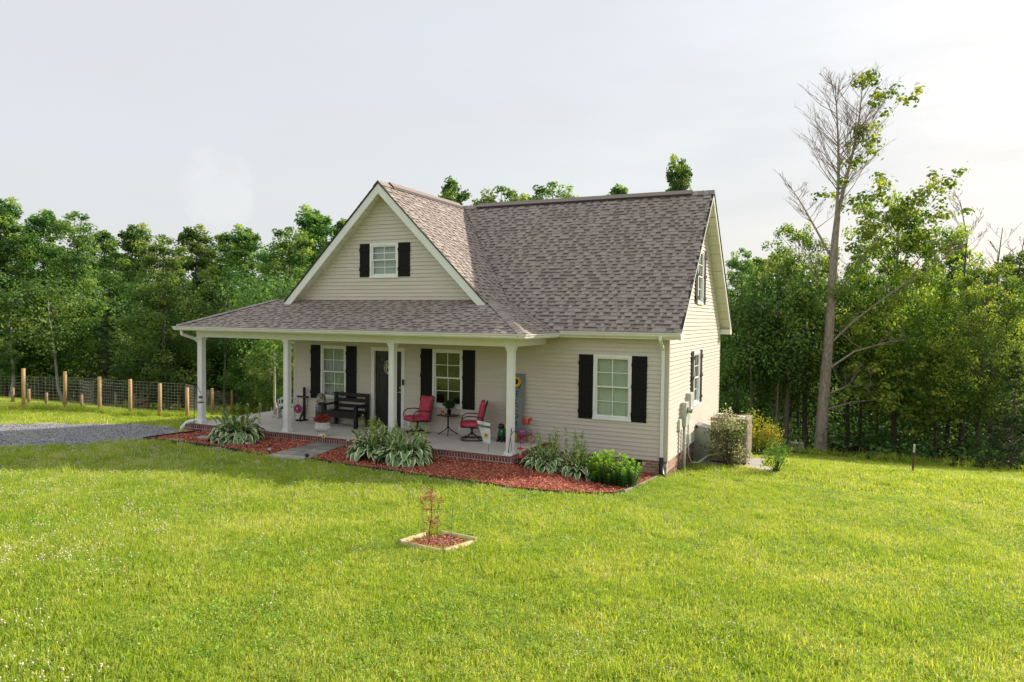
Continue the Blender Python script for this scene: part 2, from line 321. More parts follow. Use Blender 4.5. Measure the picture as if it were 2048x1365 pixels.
# mulch chips: thousands of shredded bark pieces
def scatter_in(poly, n):
    xs = [p[0] for p in poly]; ys = [p[1] for p in poly]; r = np.empty((0, 2))
    while len(r) < n:
        q = np.stack([rng.uniform(min(xs), max(xs), n), rng.uniform(min(ys), max(ys), n)], -1); r = np.concatenate([r, q[inpoly(q[:, 0], q[:, 1], poly)]])
    return r[:n]
def chips(name, polys, dens, L, wd, mats, zoff, lift=.02, kind='stuff'):
    P = []
    for p in polys:
        A = abs(sum(p[i][0]*p[(i+1) % len(p)][1]-p[(i+1) % len(p)][0]*p[i][1] for i in range(len(p))))/2; P.append(scatter_in(p, int(A*dens)))
    P = np.concatenate(P); n = len(P); a = rng.uniform(0, 6.283, n); t = rng.normal(0, .3, n); l = L*rng.uniform(.4, 1.3, n)/2; w = wd*rng.uniform(.5, 1.4, n)/2
    d = np.stack([np.cos(a)*np.cos(t), np.sin(a)*np.cos(t), np.sin(t)], -1); s = np.stack([-np.sin(a), np.cos(a), rng.normal(0, .45, n)], -1)
    c = np.stack([P[:, 0], P[:, 1], H(P[:, 0], P[:, 1])+zoff+rng.uniform(0, lift, n)], -1); up = np.array([0, 0, .004])
    l = l[:, None]; w = w[:, None]
    V = np.stack([c-d*l-s*w*.4, c-d*l*.3+s*w*-1+up, c+d*l*.8-s*w*.6, c+d*l+s*w*.5, c+d*l*.2+s*w+up, c-d*l*.9+s*w*.5], 1).reshape(-1, 3); k = np.arange(n)[:, None]*6
    F = np.concatenate([k+np.array([0, 1, 4, 5]), k+np.array([1, 2, 3, 4])]); mi = rng.integers(0, len(mats), n); mi = np.concatenate([mi, mi])
    o = link(name, npmesh(name, V, F, mats, mi=mi)); o['kind'] = kind; return o
M['mulch'] = [mat('red_mulch_%s' % k, c, .85, .25, 30) for k, c in (('a', (.58,.15,.080)), ('b', (.42,.095,.055)), ('c', (.70,.28,.16)), ('d', (.27,.065,.042)))]
tag(chips('mulch_chips', [BED_L, BED_R], 1100, .055, .016, M['mulch'], .018, .03), 'shredded red bark mulch filling the front flower beds', 'mulch', kind='stuff')
_dn = [p for p in DRIVE if p[1] > -9]
tag(chips('gravel_stones', [DRIVE[:13]+[(-21,-7)]], 420, .034, .03, M['gravelstone'], .012, .012), 'loose grey gravel stones on the driveway', 'gravel', kind='stuff')
# black edging
M['edging'] = mat('black_plastic_edging', (.02,.021,.024), .5, .2, 10)
M['edgewood'] = mat('grey_landscape_edge', (.30,.27,.23), .8, .2, 20)
def edging(name, pts, m, label, hgt=.075, th=.018):
    P = [Vector((p[0], p[1], h(*p))) for p in pts]; mb = MB(); vs = []
    for i, p in enumerate(P):
        t = (P[min(i+1, len(P)-1)]-P[max(i-1, 0)]); t.z = 0; t.normalize(); nn = Vector((-t.y, t.x, 0))*th/2
        vs += [p-nn+Vector((0,0,-.03)), p+nn+Vector((0,0,-.03)), p+nn+Vector((0,0,hgt)), p-nn+Vector((0,0,hgt))]
    k = len(P); fs = [(i*4+j, i*4+(j+1) % 4, (i+1)*4+(j+1) % 4, (i+1)*4+j) for i in range(k-1) for j in range(4)]+[(3,2,1,0), tuple(4*k-4+j for j in range(4))]
    mb.add(vs, fs); return tag(mb.build(name, m), label, 'edging')
edging('bed_edging', [tuple(onG(416, 864)[:2]), tuple(onG(350, 871.5)[:2])]+BED_L[:7], M['edging'], 'black plastic edging around the small mulch bed by the gravel drive')
edging('bed_edging', BED_R[:14], M['edging'], 'black plastic edging along the long mulch bed right of the path'.replace('right of', 'beyond'))
edging('bed_edging', BED_R[13:17], M['edgewood'], 'weathered grey edging by the black downspout boot', .06, .05)

# ------------------------------------------------------------------ path of pavers
pathT = bpy.data.objects.new('garden_path', None)
M['paver'] = [mat('paver_%s' % k, c, .85, .12, 7, bump=.3, bscale=80, detail=8) for k, c in (('pale', (.42,.385,.33)), ('grey', (.25,.235,.21)), ('dark', (.19,.185,.17)), ('mid', (.32,.295,.255)))]
mbp = MB(); a, b_, c_, d_ = [np.array(p) for p in PATH]
mbp.add([(p[0], p[1], h(*p)+.012) for p in (a, b_, c_, d_)], [(0,1,2,3)]); gpath = mbp.build('garden_path', M['mortar']); gpath['kind'] = 'structure'
_tone = [[0,0],[3,1],[1,3],[2,1],[1,2],[2,3]]
for i in range(6):
    for j in range(2):
        f = lambda s, t: (a*(1-s)+b_*s)*(1-t)+(d_*(1-s)+c_*s)*t
        e = .012
        q = [f(j/2+e, i/6+e*.7), f(j/2+.5-e, i/6+e*.7), f(j/2+.5-e, (i+1)/6-e*.7), f(j/2+e, (i+1)/6-e*.7)]; dz = random.uniform(0, .006)
        vs = [(p[0], p[1], h(*p)+.005) for p in q]+[(p[0], p[1], h(*p)+.046+dz) for p in q]
        MB().add(vs, [(4,5,6,7),(0,1,5,4),(1,2,6,5),(2,3,7,6),(3,0,4,7)]).build('paver', M['paver'][_tone[i][j]], gpath, bevel=.004)

# ------------------------------------------------------------------ the house
house = thing('house', 'beige vinyl sided cottage with steep front gable and wraparound porch', 'house')
ZE, YE, SM, YR, ZR = 3.04, -.3, .975, 3.61, 6.85        # main roof: eave height and line, slope, ridge
XG, SG, YGF, YGW = -7.52, .984, -.99, -.66              # front gable: ridge, slope, rake face, wall
PE, PY, PXR, PXL, PS = 2.97, -2.36, -2.64, -13.4, .465  # porch roof: eave height, front, ends, slope
XL, D = -11.25, 7.22; PSL = (3.76-PE)/(XL-PXL)
def siding(parent, loc, rz, z0, z1, ext, ops, expo=.1016):
    k = 0
    while z0+k*expo < z1-.01:
        za = z0+k*expo; zb = min(za+expo, z1); k += 1
        a0, b0 = ext(za); a1, b1 = ext(zb)
        if b0-a0 < .06: break
        if b1 < a1: a1 = b1 = (a1+b1)/2
        cuts = sorted({c for o in ops for c in o[:2] if o[2] < zb and o[3] > za and max(a0, a1)+.01 < c < min(b0, b1)-.01})
        sb = [a0]+cuts+[b0]; st = [a1]+cuts+[b1]; pieces = [[]]
        for i in range(len(sb)-1):
            mid = (sb[i]+sb[i+1])/2; bands = [(za, zb)]
            for o in ops:
                if o[0] < mid < o[1]:
                    nb = []
                    for p, q in bands:
                        if o[2] > p: nb.append((p, min(q, o[2])))
                        if o[3] < q: nb.append((max(p, o[3]), q))
                    bands = [x for x in nb if x[1]-x[0] > .004]
            if not bands:
                pieces.append([]); continue
            for p, q in bands: pieces[-1].append((i, p, q))
        for pc in pieces:
            if not pc: continue
            mb = MB(); wob = random.uniform(-.0015, .0015)
            for i, p, q in pc:
                fp, fq = (p-za)/expo, (q-za)/expo; off = lambda f: .024-.021*f+wob
                L = lambda s, f: s[0]+(s[1]-s[0])*f
                e0 = (sb[i], st[i]); e1 = (sb[i+1], st[i+1])
                v = [(L(e0, fp), -off(fp), p), (L(e1, fp), -off(fp), p), (L(e1, fq), -off(fq), q), (L(e0, fq), -off(fq), q), (L(e0, fp), .004, p), (L(e1, fp), .004, p)]
                mb.add(v, [(0,1,2,3), (4,5,1,0)])
            o = mb.build('siding_board', M['siding'], parent)
            o.location = loc; o.rotation_euler = (0, 0, rz)
# --- openings (outer casing) : s0 s1 z0 z1
WIN = dict(a=(-1.825,-.872,.893,2.447), b=(-6.394,-5.463,.893,2.447), c=(-10.227,-9.305,.893,2.447))
gk = (CAM[1]-YGW)/CAM[1]
GW = (CAM[0]+(-8.482-CAM[0])*(16.4519+YGW)/16.4519, CAM[0]+(-7.531-CAM[0])*(16.4519+YGW)/16.4519, CAM[2]+(4.402-CAM[2])*(16.4519+YGW)/16.4519, CAM[2]+(5.351-CAM[2])*(16.4519+YGW)/16.4519)
SW1 = (2.87,3.72,1.0,2.45); SW2 = (3.2,4.02,3.76,5.25)
DOOR = (-8.42,-7.29,.187,2.45)
def wallmesh(name, loc, rz, poly, ops):
    """backing sheet behind the siding, with holes for the openings"""
    from mathutils.geometry import delaunay_2d_cdt
    pts = [Vector(p) for p in poly]; faces = [list(range(len(poly)))]
    for o in ops:
        k = len(pts); pts += [Vector((o[0], o[2])), Vector((o[1], o[2])), Vector((o[1], o[3])), Vector((o[0], o[3]))]; faces.append([k, k+1, k+2, k+3])
    v, e, f, ov, oe, of = delaunay_2d_cdt(pts, [], faces, 1, 1e-5)
    mb = MB(); keep = [q for q, src in zip(f, of) if src == [0]]
    mb.add([(p.x, .002, p.y) for p in v], keep)
    o = mb.build(name, M['siding'], house); o.location = loc; o.rotation_euler = (0, 0, rz); return o
shrink = lambda o, e=.03: (o[0]+e, o[1]-e, o[2]+e, o[3]-e)
fo = [shrink(WIN[k]) for k in 'abc']+[shrink(DOOR)]
wf = wallmesh('front_wall', (0,0,0), 0, [(XL,0),(0,0),(0,3.0),(XL,3.0)], fo)
siding(wf, (0,0,0), 0, 0, 2.95, lambda z: (XL+.05, -.05), fo)
def rx(z): 
    a = (z+.12-ZE)/SM+YE
    return (max(.05, a), min(D-.05, 2*YR-a))
ws = wallmesh('gable_end_wall', (0,0,0), math.pi/2, [(0,0),(D,0),(D,2.8),(YR,ZR-.12),(0,2.8)], [shrink(SW1), shrink(SW2)])
siding(ws, (0,0,0), 0, 0, ZR-.15, rx, [shrink(SW1), shrink(SW2)])
for o in list(ws.children): o.rotation_euler = (0,0,0)
gx = lambda z: (XG-(ZR-.16-z)/SG, XG+(ZR-.16-z)/SG)
wg = wallmesh('front_gable_wall', (0,YGW,0), 0, [(*[gx(3.6)[0]], 3.6), (gx(3.6)[1], 3.6), (XG, ZR-.17)], [shrink(GW)])
siding(wg, (0,0,0), 0, 3.74, ZR-.18, gx, [shrink(GW)])
# unseen walls
MB().box(XL-.01, XL+.01, 0, D, -.6, 3.2).add([(XL,0,3.2),(XL,D,3.2),(XL,YR,ZR-.1)], [(0,1,2)]).build('side_wall', M['siding'], house)
MB().box(XL, 0, D-.01, D+.01, -1.2, 3.2).build('back_wall', M['siding'], house)
M['post'] = mat('corner_post_vinyl', (.55,.50,.445), .45, .03, 3)
for y0, y1 in ((-.018, .07), (D-.07, D+.018)): MB().box(-.07, .018, y0, y1, 0, 2.93).build('corner_post', M['post'], house)
MB().box(XL-.018, XL+.07, -.018, .07, .187, 2.9).build('corner_post', M['siding'], house)

# --- windows, shutters, door : built in a wall frame where x runs along the wall and -y is outward
def frame(mb, s0, s1, z0, z1, w, y0, y1, mi=0):
    mb.box(s0, s0+w, y0, y1, z0, z1, mi); mb.box(s1-w, s1, y0, y1, z0, z1, mi); mb.box(s0+w, s1-w, y0, y1, z0, z0+w, mi); mb.box(s0+w, s1-w, y0, y1, z1-w, z1, mi); return mb
def blind(parent, s0, s1, z0, z1, y, m=None, pitch=.03):
    mb = MB(); z = z0
    while z < z1:
        mb.add([(s0,y-.008,z),(s1,y-.008,z),(s1,y+.012,z+pitch*.95),(s0,y+.012,z+pitch*.95)], [(0,1,2,3)]); z += pitch
    return mb.build('blind', m or M['blind'], parent)
def window(loc, rz, o, cover, label=None):
    s0, s1, z0, z1 = o; w = link('window', None, house, loc, (0,0,rz))
    mb = frame(MB(), s0, s1, z0, z1, .06, -.036, .03); mb.box(s0-.012, s1+.012, -.05, .0, z0-.02, z0+.018)
    mb.build('frame', M['white'], w, bevel=.004)
    zm = (z0+z1)/2+.01; a, b = s0+.06, s1-.06
    for lo, (q0, q1, y) in enumerate(((zm-.02, z1-.06, -.004), (z0+.06, zm+.02, .03))):
        frame(MB(), a, b, q0, q1, .036, y-.014, y+.014).build('sash', M['white'], w, bevel=.003)
        x0, x1, y0, y1 = a+.036, b-.036, q0+.036, q1-.036; xm, ym = (x0+x1)/2, (y0+y1)/2
        MB().box(xm-.009, xm+.009, y-.006, y+.006, y0, y1).box(x0, xm-.009, y-.006, y+.006, ym-.009, ym+.009).box(xm+.009, x1, y-.006, y+.006, ym-.009, ym+.009).build('muntin', M['white'], w)
        for i in range(2):
            for j in range(2):
                c = (x0, xm-.009) if i == 0 else (xm+.009, x1); r = (y0, ym-.009) if j == 0 else (ym+.009, y1)
                MB().box(c[0]-.004, c[1]+.004, y+.0, y+.004, r[0]-.004, r[1]+.004).build('pane', M['glass'], w)
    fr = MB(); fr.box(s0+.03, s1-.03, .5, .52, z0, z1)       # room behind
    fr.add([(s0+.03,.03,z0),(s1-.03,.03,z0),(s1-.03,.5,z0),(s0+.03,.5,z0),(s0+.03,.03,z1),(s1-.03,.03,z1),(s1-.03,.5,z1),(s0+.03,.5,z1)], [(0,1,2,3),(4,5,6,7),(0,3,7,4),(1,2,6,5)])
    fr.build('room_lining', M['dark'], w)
    if cover == 'blind': blind(w, s0+.06, s1-.06, z0+.06, z1-.06, .085)
    if cover == 'half': blind(w, s0+.06, s1-.06, zm+.1, z1-.06, .1, mat('beige_blind', (.5,.47,.40), .6))
    if cover == 'sheer':
        mb = MB(); n = 40
        vs = [(s0+.05+(s1-s0-.1)*i/n, .1+.012*math.sin(i*1.3)+.01*math.sin(i*.47), z) for z in (z0+.04, z1-.04) for i in range(n+1)]
        mb.add(vs, [(i, i+1, n+2+i, n+1+i) for i in range(n)]); mb.build('sheer_curtain', M['curtain'], w, smooth=True)
    return w
def shutter(loc, rz, s0, s1, z0, z1, battens, m):
    sh = link('shutter', None, house, loc, (0,0,rz)); n = 4; pw = (s1-s0)/n
    for i in range(n):
        MB().box(s0+i*pw+.003, s0+(i+1)*pw-.003, -.036, -.014, z0, z1).build('plank', m, sh, bevel=.002)
    MB().box(s0+.01, s1-.01, -.026, -.012, z0+.01, z1-.01).build('backing_board', m, sh)
    for z in battens: MB().box(s0-.004, s1+.004, -.056, -.036, z, z+.085).build('batten', m, sh, bevel=.003)
for k, cov in (('a','blind'), ('b','dark'), ('c','sheer')):
    o = WIN[k]; window((0,0,0), 0, o, cov)
    for s0, s1 in ((o[0]-.375, o[0]-.004), (o[1]+.004, o[1]+.375)): shutter((0,0,0), 0, s0, s1, o[2]-.02, o[3]+.0, (o[2]+.12, o[2]+.78, o[3]-.25), M['black'])
window((0,YGW,0), 0, GW, 'blind')
for s0, s1 in ((GW[0]-.335, GW[0]-.004), (GW[1]+.004, GW[1]+.375)): shutter((0,YGW,0), 0, s0, s1, GW[2]+.01, GW[3]+.0, (GW[2]+.17, GW[3]-.22), M['black'])
for o, cov in ((SW1,'blind'), (SW2,'blind')):
    window((0,0,0), math.pi/2, o, cov)
    for s0, s1 in ((o[0]-.36, o[0]-.004), (o[1]+.004, o[1]+.36)): shutter((0,0,0), math.pi/2, s0, s1, o[2]+.0, o[3]+.03, (o[2]+.12, (o[2]+o[3])/2, o[3]-.2), M['black'])
# door
dr = link('door', None, house); s0, s1, z0, z1 = DOOR
mb = MB(); mb.box(s0, s0+.11, -.035, .04, z0, z1); mb.box(s1-.11, s1, -.035, .04, z0, z1); mb.box(s0+.11, s1-.11, -.035, .04, z1-.11, z1); mb.build('casing', M['white'], dr, bevel=.005)
M['door'] = mat('black_door_paint', (.018,.017,.017), .38, .2, 9, bump=.15)
a, b = s0+.11, s1-.11; zt = z1-.11
MB().box(a, b, .03, .07, z0+.03, zt).build('door_leaf', M['door'], dr)
MB().box(s0+.05, s1-.05, -.07, .06, z0, z0+.035).build('threshold', mat('aluminium_threshold', (.55,.55,.54), .35, metal=.6), dr)
w = (b-a); cols = ((a+.12*w, a+.45*w), (a+.55*w, a+.88*w)); H_ = zt-z0
for x0, x1 in cols:
    for r0, r1 in ((.08,.36), (.43,.77), (.83,.93)):
        q0, q1 = z0+H_*r0, z0+H_*r1
        mb = frame(MB(), x0, x1, q0, q1, .022, .018, .032); mb.box(x0+.045, x1-.045, .022, .032, q0+.045, q1-.045); mb.build('door_panel', M['door'], dr, bevel=.006)
M['steel'] = mat('brushed_nickel', (.5,.49,.47), .3, metal=1)
MB().lathe([(.027,0),(.027,.012),(.012,.014),(.012,.05)], n=12).xf(Matrix.Translation((b-.07,.03,1.2)) @ Matrix.Rotation(math.pi/2, 4, 'X')).box(b-.17, b-.06, -.03, -.015, 1.19, 1.21).build('handle', M['steel'], dr, bevel=.002)
MB().lathe([(.027,0),(.027,.02),(.02,.025)], n=12).xf(Matrix.Translation((b-.07,.03,1.33)) @ Matrix.Rotation(math.pi/2, 4, 'X')).build('deadbolt', M['steel'], dr)
p = onY(808, 765, 0); MB().box(p[0]-.03, p[0]+.03, -.062, -.034, p[2]-.08, p[2]+.08).box(p[0]-.012, p[0]+.012, -.068, -.062, p[2]-.06, p[2]-.035).build('doorbell', M['blackmetal'], house, bevel=.006)
MB().box(s0+.05, s1-.05, .3, .32, .2, 2.4).build('hall_lining', M['dark'], dr)
# ------------------------------------------------------------------ roof
V3 = Vector
roof = link('roof', None, house)
zmain = lambda y: ZE+SM*(y-YE)
def deck(pts, m='shadowline', name='roof_deck', th=.03, par=None):
    n = (V3(pts[1])-V3(pts[0])).cross(V3(pts[2])-V3(pts[0])).normalized()
    if n.z < 0: n = -n
    return MB().prism([V3(p)-n*th for p in pts], n*th).build(name, M[m], par or roof)
XO = .33; XOL = XL-.33
zv = 3.80; xv = XG+(ZR-zv)/SG; yv = (zv-ZE)/SM+YE
# main front plane right of the valleys, hidden strip left of the gable, back plane
deck([(XO,YE,ZE), (XO,YR,ZR), (XG,YR,ZR), (xv,yv,zv), (PXR-(ZE-PE)/PS,YE,ZE)])
deck([(XG,YR,ZR), (XOL,YR,ZR), (XOL,YE,ZE), (2*XG-xv-.3,YE,ZE), (2*XG-xv,yv,zv)])
deck([(XOL,YR,ZR), (XO,YR,ZR), (XO,2*YR-YE,ZE), (XOL,2*YR-YE,ZE)])
zb = 3.70; xr = (ZR-zb)/SG
deck([(XG,YGF,ZR), (XG+xr,YGF,zb), (XG+xr,(zb-ZE)/SM+YE,zb), (XG,YR,ZR)])
deck([(XG,YGF,ZR), (XG,YR,ZR), (XG-xr,(zb-ZE)/SM+YE,zb), (XG-xr,YGF,zb)])
ht = 3.76; hx = PXR-(ht-PE)/PS
deck([(PXL,PY,PE), (PXR,PY,PE), (hx,PY+(ht-PE)/PS,ht), (XL,PY+(ht-PE)/PS,ht)])
deck([(PXR,PY,PE), (PXR,YE,PE), (xv,yv,PE+(PXR-xv)*PS), (hx,PY+(ht-PE)/PS,ht)])
deck([(PXL,PY,PE), (XL,YGW,ht), (XL,D,ht), (PXL,D,PE)])
TABS = []
WID = (.085,.11,.14,.185)
def shingles(O, U, Vv, vlen, umin, umax, expo=.129):
    O, U, Vv = V3(O), V3(U).normalized(), V3(Vv).normalized(); N = U.cross(Vv); 
    if N.z < 0: N = -N
    i = 0
    while i*expo < vlen-.02:
        v0 = i*expo; v1 = min(v0+expo+.03, vlen); u = umin(v0)-random.random()*.25; pr = random.random() < .5; lim = umax(v0)
        while u < lim:
            w = random.choice(WID); a, b = u, u+w; pr = (not pr) if random.random() < .8 else pr; u = b
            c = [max(a, umin(v0)), min(b, umax(v0)), min(b, umax(v1)), max(a, umin(v1))]
            if c[1]-c[0] < .012: continue
            clip = abs(c[0]-a)+abs(c[1]-b)+abs(c[2]-b)+abs(c[3]-a) > 1e-6
            if c[2] < c[3]: c[2] = c[3] = max(min((c[2]+c[3])/2, c[1]), c[0])
            t = .022 if pr else .006; tone = random.choice((1,2,2,1,4)) if pr else random.choice((0,3,4,0,1))
            TABS.append(dict(c=c, v0=v0, v1=v1, O=O, U=U, V=Vv, N=N, t=t, tone=tone, clip=clip, w=w, pr=pr, a=a, full=v1-v0))
        i += 1
cm = math.hypot(1, SM); cg = math.hypot(1, SG); cpq = math.hypot(1, PS); cl = math.hypot(1, PSL)
def vleft(v):          # left limit of the main front plane at slope distance v
    z = ZE+v/cm*SM
    return PXR-(z-PE)/PS if z < zv else XG+(ZR-z)/SG
shingles((0,YE-.02,ZE-.02*SM), (1,0,0), (0,1,SM), (YR-YE)*cm, vleft, lambda v: XO+.02)
n_main = len(TABS)
shingles((XG+xr+.02,0,zb-.02*SG), (0,1,0), (-1,0,SG), xr*cg+.02, lambda v: YGF-.02, lambda v: ((zb+v/cg*SG)-ZE)/SM+YE)
shingles((XG-xr-.02,0,zb-.02*SG), (0,1,0), (1,0,SG), xr*cg+.02, lambda v: YGF-.02, lambda v: ((zb+v/cg*SG)-ZE)/SM+YE)
shingles((0,PY-.02,PE-.02*PS), (1,0,0), (0,1,PS), (ht-PE)/PS*cpq+.02, lambda v: PXL+(XL-PXL)*(v/cpq*PS)/(ht-PE), lambda v: PXR-v/cpq)
shingles((PXR+.02,0,PE-.02*PS), (0,1,0), (-1,0,PS), (PXR-xv)*cpq, lambda v: PY+v/cpq, lambda v: YE+((PE+v/cpq*PS)-ZE)/SM if PE+v/cpq*PS > ZE else YE)
shingles((PXL-.02,0,PE-.02*PSL), (0,1,0), (1,0,PSL), (XL-PXL)*cl, lambda v: PY+(YGW-PY)*(v/cl)/(XL-PXL), lambda v: D)
shingles((0,2*YR-YE+.02,ZE), (1,0,0), (0,-1,SM), (YR-YE)*cm, lambda v: XOL, lambda v: XO)
for T in TABS:
    T['mid'] = T['O']+T['U']*(T['c'][0]+T['c'][1])/2+T['V']*(T['v0']+.07)
    T['px'] = (T['w']/((np.array(T['mid'])-CAM)@FWD))*(0 if T['clip'] else 1)*max(0, np.dot(np.array(T['N']), CAM-np.array(T['mid'])))/np.linalg.norm(CAM-np.array(T['mid']))
order = sorted(range(n_main), key=lambda i: -TABS[i]['px'])[:300]; single = set(i for i in order if TABS[i]['full'] > .158)
def tabgeo(c, v0, v1, t, O, U, Vv, N):
    P = lambda u, v, n: O+U*u+Vv*v+N*n
    vs = [P(c[0],v0,t), P(c[1],v0,t), P(c[2],v1,.002), P(c[3],v1,.002), P(c[0],v0,-.012), P(c[1],v0,-.012), P(c[2],v1,-.006), P(c[3],v1,-.006)]
    if t > .01: return vs, [(0,1,2,3), (4,5,1,0), (5,6,2,1), (7,4,0,3)], [0]*4
    f = min(1, .088/(v1-v0)); vs += [vs[0]*(1-f)+vs[3]*f, vs[1]*(1-f)+vs[2]*f]       # recessed slot with the printed dark band at its head
    return vs, [(0,1,9,8), (8,9,2,3), (4,5,1,0)], [0,1,0]
cache = {}; field = MB()
for i, T in enumerate(TABS):
    if i in single:
        k = (T['w'], T['pr'], T['tone'])
        if k not in cache:
            vs, fs, ms_ = tabgeo([-k[0]/2, k[0]/2, k[0]/2, -k[0]/2], 0, .159, T['t'], V3((0,0,0)), V3((1,0,0)), V3((0,1,0)), V3((0,0,1))); mm = MB().add(vs, fs); mm.m = ms_; cache[k] = mm.mesh('shingle', [M['shingle'][k[2]], M['shadowline']])
        o = link('shingle', cache[k], roof); u = T['U']; n = T['N']; p = T['O']+u*(T['a']+T['w']/2)+T['V']*T['v0']
        if u.cross(T['V']).dot(n) < 0: u = -u
        o.matrix_local = Matrix(((u.x, T['V'].x, n.x, p.x), (u.y, T['V'].y, n.y, p.y), (u.z, T['V'].z, n.z, p.z), (0,0,0,1)))
    else:
        vs, fs, ms_ = tabgeo(T['c'], T['v0'], T['v1'], T['t'], T['O'], T['U'], T['V'], T['N']); field.add(vs, fs, T['tone']); field.m[-len(ms_):] = [5 if q else T['tone'] for q in ms_]
fo_ = field.build('shingle_field', M['shingle']+[M['shadowline']], roof); fo_['kind'] = 'stuff'
# hip and ridge caps, ridge vents
def caps(p, q, m, w=.15, step=.143, lift=.03, spread=None):
    p, q = V3(p), V3(q); L = (q-p).length; t = (q-p)/L; s = t.cross(V3((0,0,1))).normalized(); up = s.cross(t); mb = MB(); k = int(L/step)
    dn = spread
    for i in range(k+1):
        a = p+t*min(i*step, L); b = p+t*min((i+1)*step+.04, L); l = up*(lift+.012); l2 = up*lift
        mb.add([a+l, a+s*w+l-up*dn, b+s*w+l2-up*dn, b+l2, a-s*w+l-up*dn, b-s*w+l2-up*dn, a-up*.02, a+s*w-up*(dn+.02), a-s*w-up*(dn+.02)], [(0,1,2,3), (4,0,3,5), (6,7,1,0), (8,6,0,4)], random.choice((0,1,1,2)) if 1 else 0)
    return mb.build('hip_cap', m, roof)
caps((PXR,PY,PE), (hx,PY+(ht-PE)/PS,ht), M['shingle'][:3], .14, spread=.05); caps((PXL,PY,PE), (XL,YGW,ht), M['shingle'][:3], .14, spread=.05)
caps((XG,YGF-.02,ZR), (XG,YR-.4,ZR), M['shingle'][:3], .15, spread=.14)
caps((XO+.02,YR,ZR), (XOL,YR,ZR), M['shingle'][:3], .15, spread=.14)
def vent(p, q):
    p, q = V3(p), V3(q); t = (q-p).normalized(); s = t.cross(V3((0,0,1))).normalized(); z = V3((0,0,1))
    o = MB(); prof = [(-.15,-.13),(-.15,-.075),(0,.05),(.15,-.075),(.15,-.13)]
    o.prism([p+s*a+z*b for a, b in prof], q-p); r = o.build('ridge_vent', M['drip'], roof)
    c = MB(); c.add([p+s*-.15+z*-.068, p+z*.06, p+s*.15+z*-.068, q+s*-.15+z*-.068, q+z*.06, q+s*.15+z*-.068], [(0,1,4,3), (1,2,5,4)]); c.build('vent_cap', M['shingle'][0], r); return r
vent((-.25,YR,ZR+.02), (XG+.55,YR,ZR+.02)); vent((XG,YGF+.5,ZR+.02), (XG,YR-.3,ZR+.02))
# valley metal line
for p, q in (((XG,YR,ZR), (xv,yv,zv)), ((xv,yv,zv), (PXR-.02,YE+.0,PE))):
    MB().bar(V3(p)+V3((0,-.01,.012)), V3(q)+V3((0,-.01,.012)), .03, .01).build('valley_strip', M['shadowline'], roof)
# fascia, rakes, soffits
def rake(p, q, out, name='rake_board', hgt=.19, th=.03, m='white', edge=True):
    """board hanging below the roof edge from p up to q, outward direction out"""
    p, q, out = V3(p), V3(q), V3(out); z = V3((0,0,1)); 
    o = MB().prism([p-z*hgt-out*th, q-z*hgt-out*th, q-z*.012-out*th, p-z*.012-out*th], out*th).build(name, M[m], house)
    if edge: MB().prism([p-z*.03-out*.03, q-z*.03-out*.03, q+z*.012-out*.03, p+z*.012-out*.03], out*.055).build('drip_edge', M['drip'], house)
    return o
rake((XO,YE,ZE), (XO,YR,ZR), (1,0,0), hgt=.2, m='cream'); rake((XO,2*YR-YE,ZE), (XO,YR,ZR), (1,0,0), hgt=.2, m='cream')
rake((XG-xr,YGF,zb), (XG,YGF,ZR), (0,-1,0), hgt=.30); rake((XG+xr,YGF,zb), (XG,YGF,ZR), (0,-1,0), hgt=.30)
def soffit(P0, dirv, outv, n, drop):
    sf = link('soffit', None, house); P0, dirv, outv = V3(P0), V3(dirv), V3(outv); z = V3((0,0,1))
    for i in range(n):
        a = P0+dirv*(i/n+.002)-z*drop; b = P0+dirv*((i+1)/n-.002)-z*drop; j = .003 if i % 2 else 0
        MB().prism([a-z*j, b-z*j, b+outv-z*j, a+outv-z*j], (0,0,.012)).build('soffit_panel', M['soffit'], sf)
soffit((XO-.03,2*YR-YE,ZE), (0,YR-(2*YR-YE),ZR-ZE), (-(XO-.03),0,0), 16, .17); soffit((XO-.03,YE,ZE), (0,YR-YE,ZR-ZE), (-(XO-.03),0,0), 16, .17)
for sg in (-1, 1): soffit((XG+sg*xr,YGF+.03,zb), (-sg*xr,0,ZR-zb), (0,YGW-YGF-.03,0), 14, .25)
# boxed eave ends at the gable wall
for y0, y1 in ((D, 2*YR-YE), (YE, 0)):
    MB().box(.0, XO-.001, min(y0,y1)+.002, max(y0,y1)-.002, 2.86, ZE-.02).build('eave_return', M['white'], house)
MB().box(XL, 0, YE+.02, 0, 2.88, 2.90).build('eave_soffit', M['cream'], house)
MB().box(PXR, XO, YE-.002, YE+.02, 2.86, ZE-.02).build('fascia', M['cream'], house); MB().box(XOL, XO, 2*YR-YE-.02, 2*YR-YE, 2.86, ZE-.02).build('fascia', M['white'], house)
